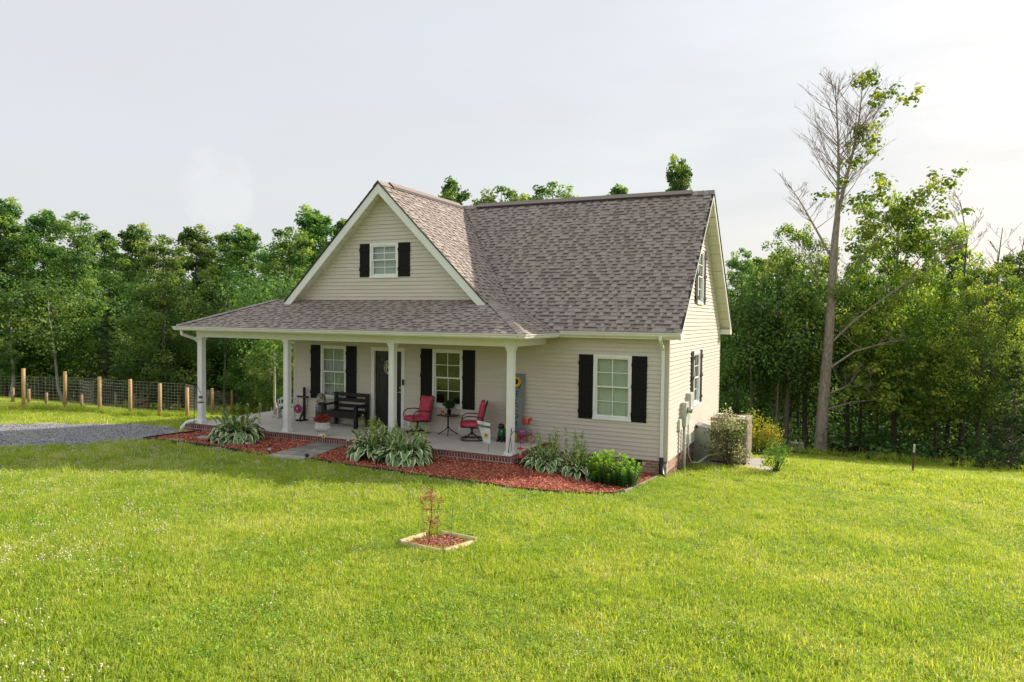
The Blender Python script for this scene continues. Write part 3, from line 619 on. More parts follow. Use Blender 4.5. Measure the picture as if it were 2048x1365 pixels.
# porch beam, ceiling, fascia
BY0, BY1, BZ0, BZ1 = -1.96, -1.76, 2.66, 2.88
MB().box(-13.09, -3.07, BY0, BY1, BZ0, BZ1).build('porch_beam', M['cream'], house)
MB().box(-3.27, -3.07, BY1, -.03, BZ0+.001, BZ1).build('porch_beam', M['cream'], house); MB().box(-13.09, -12.89, BY1, D, BZ0+.001, BZ1).build('porch_beam', M['cream'], house)
pc = link('porch_ceiling', None, house)
for i in range(18):
    y0 = -2.3+i*.13
    MB().box(-13.3, -2.72, y0, y0+.126, BZ1, BZ1+.012).build('ceiling_board', M['soffit'], pc)
MB().box(-13.3, XL, .04, D, BZ1, BZ1+.012).build('ceiling_panel', M['soffit'], pc)
MB().box(PXL+.02, PXR-.02, PY+.02, PY+.04, BZ1-.02, PE+.0).build('fascia', M['cream'], house); MB().box(PXR-.04, PXR-.02, PY+.04, YE, BZ1-.02, PE).build('fascia', M['cream'], house); MB().box(PXL+.02, PXL+.04, PY+.04, D, BZ1-.02, PE).build('fascia', M['cream'], house)
# K-style gutters
GP = [(0,0),(0,-.105),(.055,-.105),(.085,-.07),(.088,-.04),(.115,-.022),(.118,.0),(.105,.0),(.104,-.014),(.078,-.034),(.074,-.068),(.05,-.095),(.01,-.095),(.01,0)]
def gutter(path, z):
    """path of (x,y) eave points, gutter lies to the right hand of the travel direction"""
    P = [V3((x, y, 0)) for x, y in path]; mb = MB(); k = len(P); n = len(GP); vs = []
    for i, p in enumerate(P):
        t0 = (P[i]-P[i-1]).normalized() if i else (P[1]-P[0]).normalized(); t1 = (P[i+1]-P[i]).normalized() if i < k-1 else t0
        n0 = V3((t0.y,-t0.x,0)); n1 = V3((t1.y,-t1.x,0)); m = (n0+n1).normalized(); m /= max(.3, m.dot(n0))
        vs += [p+m*a+V3((0,0,z+b)) for a, b in GP]
    fs = [(i*n+j, i*n+(j+1) % n, (i+1)*n+(j+1) % n, (i+1)*n+j) for i in range(k-1) for j in range(n)]+[tuple(range(n-1,-1,-1)), tuple((k-1)*n+j for j in range(n))]
    mb.add(vs, fs); return mb.build('gutter', M['white'], house)
gutter([(PXL+.02,D), (PXL+.02,PY+.02)], PE-.01); gutter([(PXL-.09,PY+.02), (PXR-.02,PY+.02), (PXR-.02,YE-.09)], PE-.012); gutter([(PXR+.07,YE+.0), (XO+.015,YE+.0)], ZE-.03)
def dspout(pts, m='white', w=.075, d=.055, name='downspout', par=None):
    r = link(name, None, par or house)
    for a, b in zip(pts[:-1], pts[1:]):
        a, b = V3(a), V3(b); e = (b-a).normalized()*.012; MB().bar(a-e, b+e, w, d, up=(0,-1,0.01)).build('pipe_section' if abs(b.z-a.z) > 1 else 'elbow', M[m], r, bevel=.008)
    return r
gx0 = onY(1325, 800, -.05)[0]
ds = dspout([(gx0,-.36,2.93), (gx0,-.36,2.85), (gx0,-.20,2.70), (gx0,-.055,2.60), (gx0,-.055,.05)])
zg = h(gx0, -.1)
bt = MB().tube([(gx0,-.06,.1), (gx0,-.065,-.1), (gx0+.01,-.09,zg+.2), (gx0+.05,-.17,zg+.07), (gx0+.09,-.27,zg+.03)], [.048,.055,.062,.068,.075], 12)
tag(bt.build('downspout_boot', M['blackmetal'], smooth=True), 'black corrugated drain boot under the white corner downspout', 'drain boot')
dspout([(-13.3,-2.3,2.86), (-13.3,-2.28,2.74), (-13.15,-1.95,2.60), (-13.11,-1.86,2.5), (-13.11,-1.86,.3)])
tag(MB().tube([(-13.11,-1.86,.34), (-13.13,-1.88,.27), (-13.22,-1.98,.24), (-13.33,-2.1,.20), (-13.4,-2.2,.06), (-13.42,-2.24,-.06)], .05, 12).build('drain_pipe', M['white'], smooth=True), 'white curved drain elbow beside the corner porch column', 'drain pipe')
# columns
FLZ = .187
def column(x, y, hw=.075):
    c = link('porch_column', None, house, (x, y, 0))
    MB().box(-hw, hw, -hw, hw, FLZ+.0, BZ0+.002).build('shaft', M['white'], c, bevel=.006)
    for ax in range(4):
        R_ = Matrix.Rotation(ax*math.pi/2, 4, 'Z'); mb = MB()
        for s in (-1, 1): mb.box(s*.052-.012, s*.052+.012, -hw-.006, -hw+.002, FLZ+.12, BZ0-.12)
        mb.xf(R_).build('corner_bead', M['white'], c)
    MB().box(-hw-.035, hw+.035, -hw-.035, hw+.035, BZ0-.035, BZ0+.001).box(-hw-.02, hw+.02, -hw-.02, hw+.02, BZ0-.075, BZ0-.035).box(-hw-.01, hw+.01, -hw-.01, hw+.01, BZ0-.10, BZ0-.075).build('capital', M['white'], c, bevel=.006)
    MB().box(-hw-.04, hw+.04, -hw-.04, hw+.04, FLZ, FLZ+.05).box(-hw-.022, hw+.022, -hw-.022, hw+.022, FLZ+.05, FLZ+.085).build('base', M['white'], c, bevel=.008)
for x in (-12.99,-9.80,-6.41,-3.17): column(x, -1.86)
column(-12.99, 2.6); column(-12.99, 6.9)
# porch slab and brick rim
MB().box(-13.0, -3.07, -2.08, 0, -.3, FLZ).build('porch_slab', M['concrete'], house); MB().box(-13.0, XL-.002, .0, D+1, -.6, FLZ-.0005).build('porch_slab', M['concrete'], house)
BRK = link('brick_rim', None, house)
MB().box(-13.195, -2.9, -2.264, -2.08, -.45, FLZ-.004).box(-3.07, -2.886, -2.08, 0, -.45, FLZ-.004).box(-13.19, -13.0, -2.08, D+1, -.9, FLZ-.008).build('mortar_bed', M['mortar'], BRK)
def brickmesh(sx, sy, sz, mats, tag_): 
    return [MB().box(-sx/2, sx/2, -sy/2, sy/2, -sz/2, sz/2).mesh('brick', m) for m in mats]
rowl = brickmesh(.059, .195, .092, M['brick'], 'r'); strm = brickmesh(.195, .09, .057, M['brick'], 's'); rest = MB()
def brick(meshes, loc, rz=0, par=None):
    o = link('brick', random.choice(meshes), par or BRK, (loc[0], loc[1]+random.uniform(-.003,.003), loc[2]+random.uniform(-.0015,.0015))); o.rotation_euler = (0,0,rz+random.uniform(-.01,.01)); return o
n = 136; pitch = (13.2-2.88)/n
for i in range(n): brick(rowl, (-13.2+pitch*(i+.5), -2.27+.0975, FLZ-.044))
n = 28; pitch2 = 2.19/n
for i in range(n): brick(rowl, (-2.88-.0975, -2.07+pitch2*(i+.5)-.0, FLZ-.044), math.pi/2)
def strbox(mb, x, y, z, along): 
    (mb.box(x-.094, x+.094, y, y+.05, z-.027, z+.027, random.randrange(3)) if along == 'x' else mb.box(x-.05, x, y-.094, y+.094, z-.027, z+.027, random.randrange(3)))
for r in range(5):
    z = FLZ-.1-.0335-r*.067
    for i in range(50):
        x = -13.2+.103+i*.2064+(.103 if r % 2 else 0)
        if x < -2.97: strbox(rest, x, -2.268, z, 'x')
    for i in range(11):
        y = -2.27+.11+i*.2064+(.1 if r % 2 else 0)
        if y < -.1: strbox(rest, -2.882, y, z, 'y')
rb = rest.build('brick_courses', M['brick'], BRK); rb['kind'] = 'stuff'
# foundation
FD = link('foundation', None, house)
MB().box(-2.86, -.006, .017, .1, -.75, .004).box(-.1, -.017, .1, D, -1.9, .004).build('mortar_bed', M['mortar'], FD)
sm = [MB().box(-.095, .095, 0, .05, -.027, .027).mesh('brick', m) for m in M['tanbrick']]; sr = [MB().box(-.095, .095, 0, .05, -.027, .027).mesh('brick', m) for m in M['brick'][:2]+M['tanbrick'][1:2]]
restf = MB(); nb = 0
for r in range(7):
    z = -.034-r*.067
    for i in range(14):
        x = -.1-i*.2064-(.103 if r % 2 else 0)
        if x < -2.75: continue
        if r < 6 and not (-1.0 < x < -.55 and r < 3): o = brick(sr if x < -1.35 else sm, (x, .012, z), 0, FD); nb += 1
for r in range(14):
    z = -.034-r*.067
    for i in range(34):
        y = .11+i*.2064+(.103 if r % 2 else 0)
        if y > D-.1: continue
        if y < 3.3 and z > h(.1, y)-.05 and nb < 134: brick(sm if y < 1.2 else sr, (-.012, y, z), math.pi/2, FD); nb += 1
        else: restf.box(-.062, -.012, y-.097, y+.097, z-.0285, z+.0285, random.randrange(2))
rf = restf.build('brick_courses', M['brick'], FD); rf['kind'] = 'stuff'
MB().box(-.98, -.6, .0, .03, -.22, -.02).build('vent_frame', M['drip'], FD)
for i in range(5): MB().box(-.97, -.61, -.012, .005, -.21+i*.038, -.19+i*.038).build('vent_louvre', M['blackmetal'], FD)
# ------------------------------------------------------------------ things on the porch
FP = lambda u, v: onZ(u, v, FLZ)
def pillow(mb, c, sx, sy, sz, e1=.55, e2=.3, n=24, m=12, mi=0, sag=0):
    sg = lambda x, e: math.copysign(abs(x)**e, x); vs = []
    for i in range(m+1):
        a = -math.pi/2+math.pi*i/m
        for j in range(n):
            w = 2*math.pi*j/n; x = sg(math.cos(a), e1)*sg(math.cos(w), e2); y = sg(math.cos(a), e1)*sg(math.sin(w), e2)
            vs.append((c[0]+sx*x, c[1]+sy*y, c[2]+sz*sg(math.sin(a), e1)*(1-sag*(x*x+y*y)/2)))
    mb.add(vs, [(i*n+j, i*n+(j+1) % n, (i+1)*n+(j+1) % n, (i+1)*n+j) for i in range(m) for j in range(n)], mi); return mb
def swivel_chair(loc, rz, label):
    t = thing('swivel_chair', label, 'chair', loc, rz)
    rr = lambda a: .30*(1-.10*math.cos(4*a))
    pts = [(rr(2*math.pi*i/28)*math.cos(2*math.pi*i/28), rr(2*math.pi*i/28)*math.sin(2*math.pi*i/28), .018) for i in range(29)]
    MB().tube(pts, .018, 8, cap=False).build('base_ring', M['metal'], t, True)
    mb = MB(); mb.tube([(0,0,.12),(0,0,.34)], .026, 10); mb.tube([(0,0,.26),(0,0,.30)], .045, 12)
    mb.build('swivel_post', M['metal'], t, True)
    for k in range(4):
        a = math.pi/4+k*math.pi/2; MB().tube([(.31*math.cos(a), .31*math.sin(a), .03), (.14*math.cos(a), .14*math.sin(a), .09), (.02*math.cos(a), .02*math.sin(a), .2)], .013, 6).build('base_strut', M['metal'], t, True)
    MB().tube([(-.27,-.28,.36),(-.27,.24,.33),(.27,.24,.33),(.27,-.28,.36),(-.27,-.28,.36)], .014, 6).tube([(-.2,-.1,.35),(0,0,.335),(.2,.1,.35)], .018, 6).tube([(-.2,.1,.35),(0,0,.335),(.2,-.1,.35)], .018, 6).build('seat_frame', M['metal'], t, True)
    for s in (-1, 1):
        MB().tube([(s*.285,-.24,.35),(s*.31,-.27,.48),(s*.315,-.24,.58),(s*.315,-.14,.635),(s*.31,.05,.635),(s*.30,.24,.60)], .0145, 8).build('armrest', M['metal'], t, True)
    bk = [(-.27,.24,.33),(-.275,.29,.6),(-.27,.36,.88),(-.24,.385,.96),(-.16,.39,.985),(.16,.39,.985),(.24,.385,.96),(.27,.36,.88),(.275,.29,.6),(.27,.24,.33)]
    mb = MB().tube(bk, .0145, 8)
    for x in (-.09,-.03,.03,.09): mb.tube([(x*.6,.365,.88),(x,.388,.985)], .008, 6)
    mb.tube([(-.27,.36,.88),(.27,.36,.88)], .01, 6); mb.build('back_frame', M['metal'], t, True)
    pillow(MB(), (0,-.02,.415), .285, .29, .062, .5, .22).build('seat_cushion', M['red'], t, True)
    mb = pillow(MB(), (0,0,0), .285, .30, .07, .6, .28)
    mb.v = [(x*(1+.10*(y/.3) if y > 0 else 1), y+.05*abs(x/.28)**3*(1 if y > 0 else 0), z) for x, y, z in mb.v]
    mb.xf(Matrix.Translation((0,.225,.69)) @ Matrix.Rotation(math.radians(77), 4, 'X')).build('back_cushion', M['red'], t, True)
    MB().box(.1,.17,-.33,-.31,.27,.35).build('care_tag', M['white'], t)
    return t
p = FP(837, 866); swivel_chair((p[0], p[1]-.06, FLZ), math.radians(-32), 'red cushioned swivel chair beside the front door')
p = FP(943, 880); swivel_chair((p[0], p[1]+.02, FLZ), math.radians(-62), 'red cushioned swivel chair facing the little table from the welcome flag side')
# round table and what stands on it
p = FP(896, 870); T0 = (p[0], p[1], FLZ); t = thing('bistro_table', 'small round bistro table with black splayed legs between red chairs', 'table', T0)
MB().lathe([(.29,.52),(.30,.525),(.30,.54),(.285,.545),(.001,.545)], n=32).build('table_top', mat('mottled_slate_top', (.11,.09,.075), .25, .5, 9, spec=.7), t, True)
MB().torus((0,0,.532), .30, .012, n=32).build('rim', M['blackmetal'], t, True)
MB().tube([(0,0,.18),(0,0,.525)], .022, 10).build('pedestal', M['blackmetal'], t, True)
for k in range(4):
    a = .5+k*math.pi/2; MB().tube([(.015*math.cos(a),.015*math.sin(a),.2), (.09*math.cos(a),.09*math.sin(a),.12), (.27*math.cos(a),.27*math.sin(a),.012)], .013, 6).build('leg', M['blackmetal'], t, True)
TZ = FLZ+.546
def leafball(n, R, size, sc=(1,1,1), seed=0, shell=.5, up=.5):
    g = np.random.default_rng(seed); d = g.normal(size=(n,3)); d /= np.linalg.norm(d, axis=1)[:,None]; r = R*(shell+(1-shell)*g.random(n))[:,None]*(.85+.3*g.random((n,1)))
    return leaves(d*r*np.array(sc), d*.6+np.array([0,0,up])+g.normal(size=(n,3))*.6, size*(.6+.8*g.random(n)), g)
def leaves(P, Nn, s, g, asp=.6, fold=0):
    """kite-shaped leaf faces at P facing Nn"""
    n = len(P); Nn = Nn/(np.linalg.norm(Nn, axis=1)[:,None]+1e-9); r = g.normal(size=(n,3)); a = np.cross(Nn, r); a /= np.linalg.norm(a, axis=1)[:,None]+1e-9; b = np.cross(Nn, a); s = np.asarray(s)[:,None]
    V = np.stack([P-a*s*.5, P+b*s*asp*.5-a*s*.05+Nn*s*fold, P+a*s*.5, P-b*s*asp*.5-a*s*.05+Nn*s*fold], 1).reshape(-1,3)
    return V, np.arange(4*n).reshape(-1,4)
GREEN = lambda n, a, b, c, **k: leafmat(n, [(0, a), (.5, b), (1, c)], **k)
M['basil'] = GREEN('potted_plant_leaf', (.012,.035,.008), (.025,.075,.015), (.05,.13,.025), trans=.25)
q = np.array(T0)+[.04,-.02,0]; t = thing('potted_plant', 'bushy dark green plant in small black pot on bistro table', 'plant', (q[0], q[1], TZ))
MB().lathe([(.045,0),(.062,.11),(.066,.115),(.066,.13),(.056,.13),(.054,.115),(.001,.11)], n=16).build('pot', M['blackmetal'], t, True)
V, F = leafball(520, .165, .055, (1.05,1.05,.72), 3); o = link('foliage', npmesh('foliage', V, F, M['basil'], np.random.default_rng(1).random(520)), t, (0,0,.27))
MB().tube([(0,0,.1),(.01,0,.22)], .008, 6).tube([(0,0,.1),(-.04,.02,.24)], .006, 6).build('stem', mat('plant_stem', (.05,.09,.03)), t)
M['terracotta'] = mat('terracotta', (.50,.19,.11), .75, .12, 12)
MB_ = MB().lathe([(.035,0),(.05,.075),(.055,.077),(.055,.10),(.047,.10),(.044,.08),(.001,.078)], n=16)
q = np.array(T0)+[-.13,-.08,0]; tag(link('flower_pot', MB_.mesh('flower_pot', M['terracotta'], True), None, (q[0], q[1], TZ)), 'tiny terracotta pot on the bistro table', 'pot')
q = np.array(T0)+[-.03,-.19,0]; tag(link('candle_holder', MB().lathe([(.04,0),(.045,.05),(.03,.055),(.001,.04)], n=14).mesh('candle_holder', mat('amber_candle', (.55,.33,.14), .5), True), None, (q[0], q[1], TZ)), 'small amber candle cup on the bistro table', 'candle')
q = np.array(T0)+[-.2,-.13,0]; tag(link('saucer', MB().lathe([(.03,0),(.065,.015),(.068,.02),(.03,.01),(.001,.008)], n=18).mesh('saucer', M['white'], True), None, (q[0], q[1], TZ)), 'white saucer on the bistro table edge', 'saucer')
# bench
xl = onY(672.5, 820, -.12)[0]; xr_ = onY(734.5, 815, -.12)[0]; t = thing('bench', 'black wooden bench with slatted back against the porch wall', 'bench', ((xl+xr_)/2, -.12, FLZ)); hw = (xr_-xl)/2; zt = onY(672, 784, -.12)[2]-FLZ
for s in (-1, 1):
    MB().box(s*hw-.045, s*hw+.045, -.045, .045, 0, zt).build('back_post', M['bench'], t, bevel=.004); MB().box(s*hw-.045, s*hw+.045, -.56, -.47, 0, .60).build('front_leg', M['bench'], t, bevel=.004)
    MB().box(s*hw-.06, s*hw+.06, -.60, -.045, .60, .64).build('armrest', M['bench'], t, bevel=.004); MB().box(s*hw-.03, s*hw+.03, -.47, -.045, .30, .42).build('side_rail', M['bench'], t, bevel=.004)
for z in (zt-.10, zt-.25, zt-.42): MB().box(-hw+.046, hw-.046, -.02, .02, z, z+.10).build('back_slat', M['bench'], t, bevel=.004)
for i in range(4): MB().box(-hw+.03, hw-.03, -.57+i*.13, -.455+i*.13, .42, .455).build('seat_slat', M['bench'], t, bevel=.004)
MB().box(-hw+.046, hw-.046, -.555, -.515, .28, .42).build('front_rail', M['bench'], t, bevel=.004)
# milk can with a pot cover on it
p = FP(640, 848); t = thing('milk_can', 'black metal milk can standing next to the bench', 'milk can', (p[0]+.0, p[1]+.05, FLZ)); R0 = 11.5*mpp(p)
MB().lathe([(R0*.96,0),(R0,.02),(R0,.36),(R0*.9,.44),(R0*.58,.52),(R0*.55,.58),(R0*.72,.61),(R0*.72,.625),(.001,.625)], n=24).build('can_body', mat('black_enamel', (.012,.016,.022), .25, spec=.7), t, True)
for s in (-1, 1): MB().tube([(s*R0*.93,0,.42),(s*R0*1.15,0,.45),(s*R0*1.12,0,.54),(s*R0*.7,0,.55)], .011, 6).build('handle', M['blackmetal'], t, True)
tag(link('pot_cover', MB().lathe([(R0*.86,0),(R0*.9,.02),(R0*.8,.03),(R0*.8,.06),(R0*.76,.16),(R0*.60,.225),(R0*.3,.25),(.001,.252)], n=24).mesh('pot_cover', mat('mottled_stoneware', (.48,.43,.33), .7, c2=(.14,.12,.095), scale=13, fac=(.42,.6)), True), None, (p[0], p[1]+.05, FLZ+.625)), 'mottled cream stoneware dome resting on the black milk can', 'pot')
# urns with red flowers
M['stone'] = mat('white_cast_stone', (.74,.74,.73), .8, .08, 10, bump=.5, bscale=22)
M['begonia'] = leafmat('begonia_flower_and_leaf', [(0,(.05,.035,.015)), (.3,(.10,.10,.03)), (.38,(.33,.03,.025)), (.75,(.50,.06,.04)), (1,(.62,.22,.16))], trans=.25)
M['begonia2'] = leafmat('bronze_begonia', [(0,(.05,.03,.015)), (.35,(.14,.13,.04)), (.42,(.24,.06,.04)), (.8,(.38,.14,.09)), (1,(.55,.40,.30))], trans=.25)
def urn(p, label, flabel, fm, sc, seed):
    t = thing('urn', label, 'urn', (p[0], p[1], FLZ)); k = sc
    prof = [(.105,0),(.115,.025),(.11,.04),(.075,.06),(.06,.085),(.075,.105),(.12,.12),(.155,.16),(.175,.22),(.18,.28),(.178,.33),(.19,.345),(.19,.365),(.165,.365),(.16,.34),(.001,.33)]
    MB().lathe([(r*k, z*k) for r, z in prof], n=28).build('bowl', M['stone'], t, True)
    for i in range(14):
        a = 2*math.pi*i/14; MB().tube([(.135*k*math.cos(a), .135*k*math.sin(a), .13*k), (.182*k*math.cos(a), .182*k*math.sin(a), .21*k), (.188*k*math.cos(a), .188*k*math.sin(a), .29*k)], [.012*k,.02*k,.008*k], 6).build('relief_leaf', M['stone'], t, True)
    MB().torus((0,0,.30*k), .183*k, .008*k, n=28).build('rope_band', M['stone'], t, True)
    f = thing('flowers', flabel, 'flowers', (p[0], p[1], FLZ+.34*k)); n = 620
    V, F = leafball(n, .215*k, .045, (1.12,1.12,.72), seed, .4, .4); g = np.random.default_rng(seed); top = (V.reshape(-1,4,3).mean(1)[:,2] > 0)
    tone = np.where(g.random(n) < .62, .35+.65*g.random(n), .3*g.random(n)); link('foliage', npmesh('foliage', V, F, fm, tone), f, (0,0,.1*k))
p = FP(643, 873); urn(p+[0,.04,0], 'white cast urn of red flowers by the paver path', 'red and coral begonias in the white urn by the paver path', M['begonia'], 1.0, 5)
p = FP(748, 886); urn(p+[0,.06,0], 'white cast urn standing behind the big hosta', 'bronze leaved begonias in the urn behind the big hosta', M['begonia2'], 1.0, 6)
# cross stand with wheel, yellow flower
p = FP(604, 842); t = thing('cross_stand', 'black wooden cross shaped display stand on a plank foot', 'stand', (p[0]+.04, p[1]+.05, FLZ)); zt = zat(607, 775, p)-FLZ; za = zat(607, 794, p)-FLZ
MB().box(-.03,.03,-.03,.03,.03,zt).build('upright', M['bench'], t, bevel=.003); MB().box(-.24,.2,-.055,-.031,za-.025,za+.025).build('cross_arm', M['bench'], t, bevel=.003)
MB().box(-.045,.045,-.22,.16,0,.045).box(-.16,-.046,-.20,-.11,0,.045).build('foot', M['bench'], t, bevel=.003); MB().bar((0,-.19,.05),(0,-.03,.30),.05,.04).build('brace', M['bench'], t, bevel=.003)
pw = np.array([p[0]-.13, p[1]-.03, 0]); zc = zat(600, 818, pw); t = thing('wheel_wreath', 'pink painted wheel hanging from the black cross stand', 'wreath', (pw[0], pw[1], zc)); M['pink'] = mat('magenta_paint', (.34,.02,.13), .45, .2, 12)
MB().torus((0,0,0), .105, .03, (0,1,0), 28, 8).torus((0,-.005,0), .062, .018, (0,1,0), 24, 8).build('rim', M['pink'], t, True); MB().ball((0,-.01,0), .045, sc=(1,.4,1)).build('hub', M['blackmetal'], t, True); MB().torus((0,-.028,.008), .022, .008, (0,1,0)).build('badge', M['white'], t, True)
MB().tube([(-.02,0,.12),(.0,.0,za+FLZ-zc+.02)], .004, 5).tube([(.05,0,.12),(.0,.0,za+FLZ-zc+.02)], .004, 5).build('cord', M['blackmetal'], t)
MB().tube([(p[0]+.22,p[1]+.0,za+FLZ+.03),(p[0]+.22,p[1]+.0,za+FLZ-.21)], .003, 5)
t = thing('wind_chime', 'thin hanging pendant on the cross stand arm near the shutter', 'chime', (p[0]+.215, p[1]+.008, za+FLZ)); MB().tube([(0,0,-.01),(0,0,-.24)], .004, 5).build('cord', M['metal'], t); MB().ball((0,0,-.25), .018).build('bob', M['metal'], t, True)
M['yellow'] = mat('yellow_petal', (.80,.48,.03), .6, .15, 14); M['center'] = mat('brown_flower_centre', (.06,.025,.012), .9, .3, 60)
def daisy(par, c, R, n=12, tilt=(0,-1,0), centre=.35, m=None):
    ax = V3(tilt).normalized(); a = ax.orthogonal().normalized(); b = ax.cross(a); c = V3(c)
    for k in range(n):
        w = 2*math.pi*k/n; d = a*math.cos(w)+b*math.sin(w); s = a*-math.sin(w)+b*math.cos(w); z = ax*(.004*(k % 2)+.002)
        MB().add([c+d*R*.2+z, c+d*R*.6+s*R*.2+ax*R*.06+z, c+d*R+z*1.5, c+d*R*.6-s*R*.2+ax*R*.06+z, c+d*R*.2-ax*.004, c+d*R*.6-ax*.002], [(0,1,2,3),(4,1,2,5),(4,5,2,3)]).build('petal', m or M['yellow'], par, True)
    MB().ball((0,0,0), R*centre, 12, 7, sc=(1,1,.4)).xf(Matrix.Translation(c+ax*.006) @ ax.to_track_quat('Z','Y').to_matrix().to_4x4()).build('flower_centre', M['center'], par, True)
M['stake'] = mat('rusty_wire', (.10,.06,.035), .6)
def flower_stake(u0, v0, u1, v1, base, R, label, leaf=False):
    t = thing('flower_stake', label, 'garden ornament', tuple(base)); zt = zat(u1, v1, base)-base[2]
    MB().tube([(0,0,-.03),(0,0,zt)], .006, 6).build('stake', M['stake'], t); daisy(t, (0,-.015,zt), R, 10, (.3,-1,.15))
    if leaf: MB().add([(0,0,.12),(-.06,-.01,.2),(-.11,0,.15),(-.05,0,.1)], [(0,1,2,3)]).add([(0,0,.17),(.06,-.01,.24),(.1,0,.2),(.05,0,.15)], [(0,1,2,3)]).build('metal_leaf', M['stake'], t)
p = FP(592, 837); flower_stake(0, 0, 592, 801.5, p+[0,.03,0], .075, 'tall yellow daisy on a wire stake by the cross stand', True)
p = np.array([*onY(648, 884, -2.36)[:2], 0]); p[2] = h(p[0],p[1])+.01; flower_stake(0, 0, 648.5, 873, p, .055, 'low yellow daisy stake at the path edge under the urn')
p = np.array([*onY(708, 892, -2.36)[:2], 0]); p[2] = h(p[0],p[1])+.01; flower_stake(0, 0, 708.5, 880, p, .055, 'low yellow daisy stake beside the big hosta')
# white garden chair partly behind the second column
p = FP(568, 838); t = thing('garden_chair', 'ornate white garden chair on the side porch behind a column', 'chair', (p[0]-.02, p[1]+.12, FLZ), math.radians(-55))
for s in (-1, 1):
    MB().tube([(s*.22,-.24,0),(s*.21,-.22,.2),(s*.21,-.21,.40)], .018, 8).build('front_leg', M['white'], t, True); MB().tube([(s*.22,.26,0),(s*.21,.22,.4),(s*.20,.30,.86)], .018, 8).build('back_post', M['white'], t, True)
    MB().tube([(s*.24,-.2,.40),(s*.25,-.2,.6),(s*.25,.0,.63),(s*.22,.27,.62)], .018, 8).build('armrest', M['white'], t, True)
pillow(MB(), (0,0,.41), .24, .24, .025, .4, .3).build('seat', M['white'], t, True)
mb = MB().tube([(-.2,.30,.86),(-.1,.32,.92),(0,.325,.94),(.1,.32,.92),(.2,.30,.86)], .02, 8)
for i in range(-2, 3): mb.tube([(i*.075,.23,.44),(i*.08,.27,.66),(i*.07,.315,.9)], .011, 6)
mb.build('backrest', M['white'], t, True)
tag(pillow(MB(), (0,0,0), .17, .15, .06, .6, .4).xf(Matrix.Translation((p[0]-.02, p[1]+.12, FLZ+.58)) @ Matrix.Rotation(math.radians(-55), 4, 'Z') @ Matrix.Translation((0,.12,.02)) @ Matrix.Rotation(math.radians(70), 4, 'X')).build('pillow', mat('grey_speckled_cloth', (.55,.52,.46), .9, c2=(.17,.15,.12), scale=14, fac=(.4,.6)), smooth=True), 'speckled grey pillow on the white garden chair', 'pillow')
tag(MB().lathe([(.13,0),(.14,.03),(.10,.06),(.12,.10),(.135,.2),(.11,.27),(.125,.29),(.1,.29),(.001,.27)], n=18).build('planter', mat('white_mottled_planter', (.66,.65,.60), .8, c2=(.27,.25,.19), scale=16, fac=(.4,.62)), smooth=True, loc=tuple(FP(558, 835)+[-.02,-.05,0])), 'mottled white planter in front of the white garden chair', 'planter')
# door wreath
p = onY(776, 735, 0); t = thing('door_wreath', 'cream oval filigree wreath hanging on the black door', 'wreath', (p[0]+.0, .008, p[2])); M['wreath'] = mat('cream_wood_cutout', (.62,.60,.46), .7)
mb = MB()
for k in range(13):
    a = 2*math.pi*k/13; mb.torus((.105*math.cos(a), 0, .16*math.sin(a)), .035, .009, (0,1,0), 12, 5)
mb.build('ring', M['wreath'], t, True)
MB().tube([(-.05,0,.10),(-.05,0,-.10)], .010, 6).tube([(.05,0,.10),(.05,0,-.10)], .010, 6).tube([(-.05,0,.1),(.05,0,-.1)], .010, 6).build('initial', M['wreath'], t, True)
MB().box(-.03,.03,0,.012,-.03,.03).build('backing', M['wreath'], t)
tag(MB().box(-8.2,-7.45,-.62,-.12,FLZ+.0005,FLZ+.014).build('doormat', mat('black_coir_mat', (.015,.015,.014), .95, bump=.6, bscale=150), bevel=.004), 'black doormat in front of the black front door', 'doormat')
# tall welcome board leaning on the wall
def text(body, size, m, par, loc, rot, name='lettering', spacing=1, ext=.002, shear=0, off=0):
    c = bpy.data.curves.new(name, 'FONT'); c.body = body; c.size = size; c.align_x = 'CENTER'; c.align_y = 'CENTER'; c.extrude = ext; c.space_line = spacing; c.materials.append(m)
    c.shear = shear; c.offset = off; tmp = bpy.data.objects.new('tmp', c); col.objects.link(tmp); bpy.context.view_layer.update(); me = bpy.data.meshes.new_from_object(tmp); bpy.data.objects.remove(tmp); bpy.data.curves.remove(c)
    o = link(name, me, par, loc); o.rotation_euler = rot; return o
wx = onY(1032, 800, -.1)[0]; wtop = onY(1045, 748, -.04)[2]; wl_ = wtop-FLZ
t = thing('welcome_board', 'tall slate blue board lettered WELCOME with a sunflower leaning on the wall', 'sign', (wx, -.30, FLZ)); tilt = math.atan2(.25, wl_); t.rotation_euler = (-tilt, 0, 0)
Lb = wl_/math.cos(tilt); bw = onY(1050.5, 748, -.04)[0]-wx
MB().box(-bw, bw, -.012, .012, 0, Lb).build('board', mat('slate_blue_paint', (.19,.225,.25), .7, .12, 10, stretch=(8,1,1)), t, bevel=.003)
M['ink'] = mat('black_lettering', (.012,.012,.014), .7)
for i, ch in enumerate('WELCOME'): text(ch, .19, M['ink'], t, (.045, -.0135, Lb-.34-i*(Lb-.50)/6.6), (math.pi/2,0,0))
def sunflower(par, c, R):
    for ring, (r0, n) in enumerate(((1, 18), (.86, 16))):
        daisy(par, (c[0], c[1]-.004*ring, c[2]), R*r0, n, (0,-1,0), .48)
sunflower(t, (0,-.018,Lb-.21), .155); sunflower(t, (.02,-.02,.13), .14)
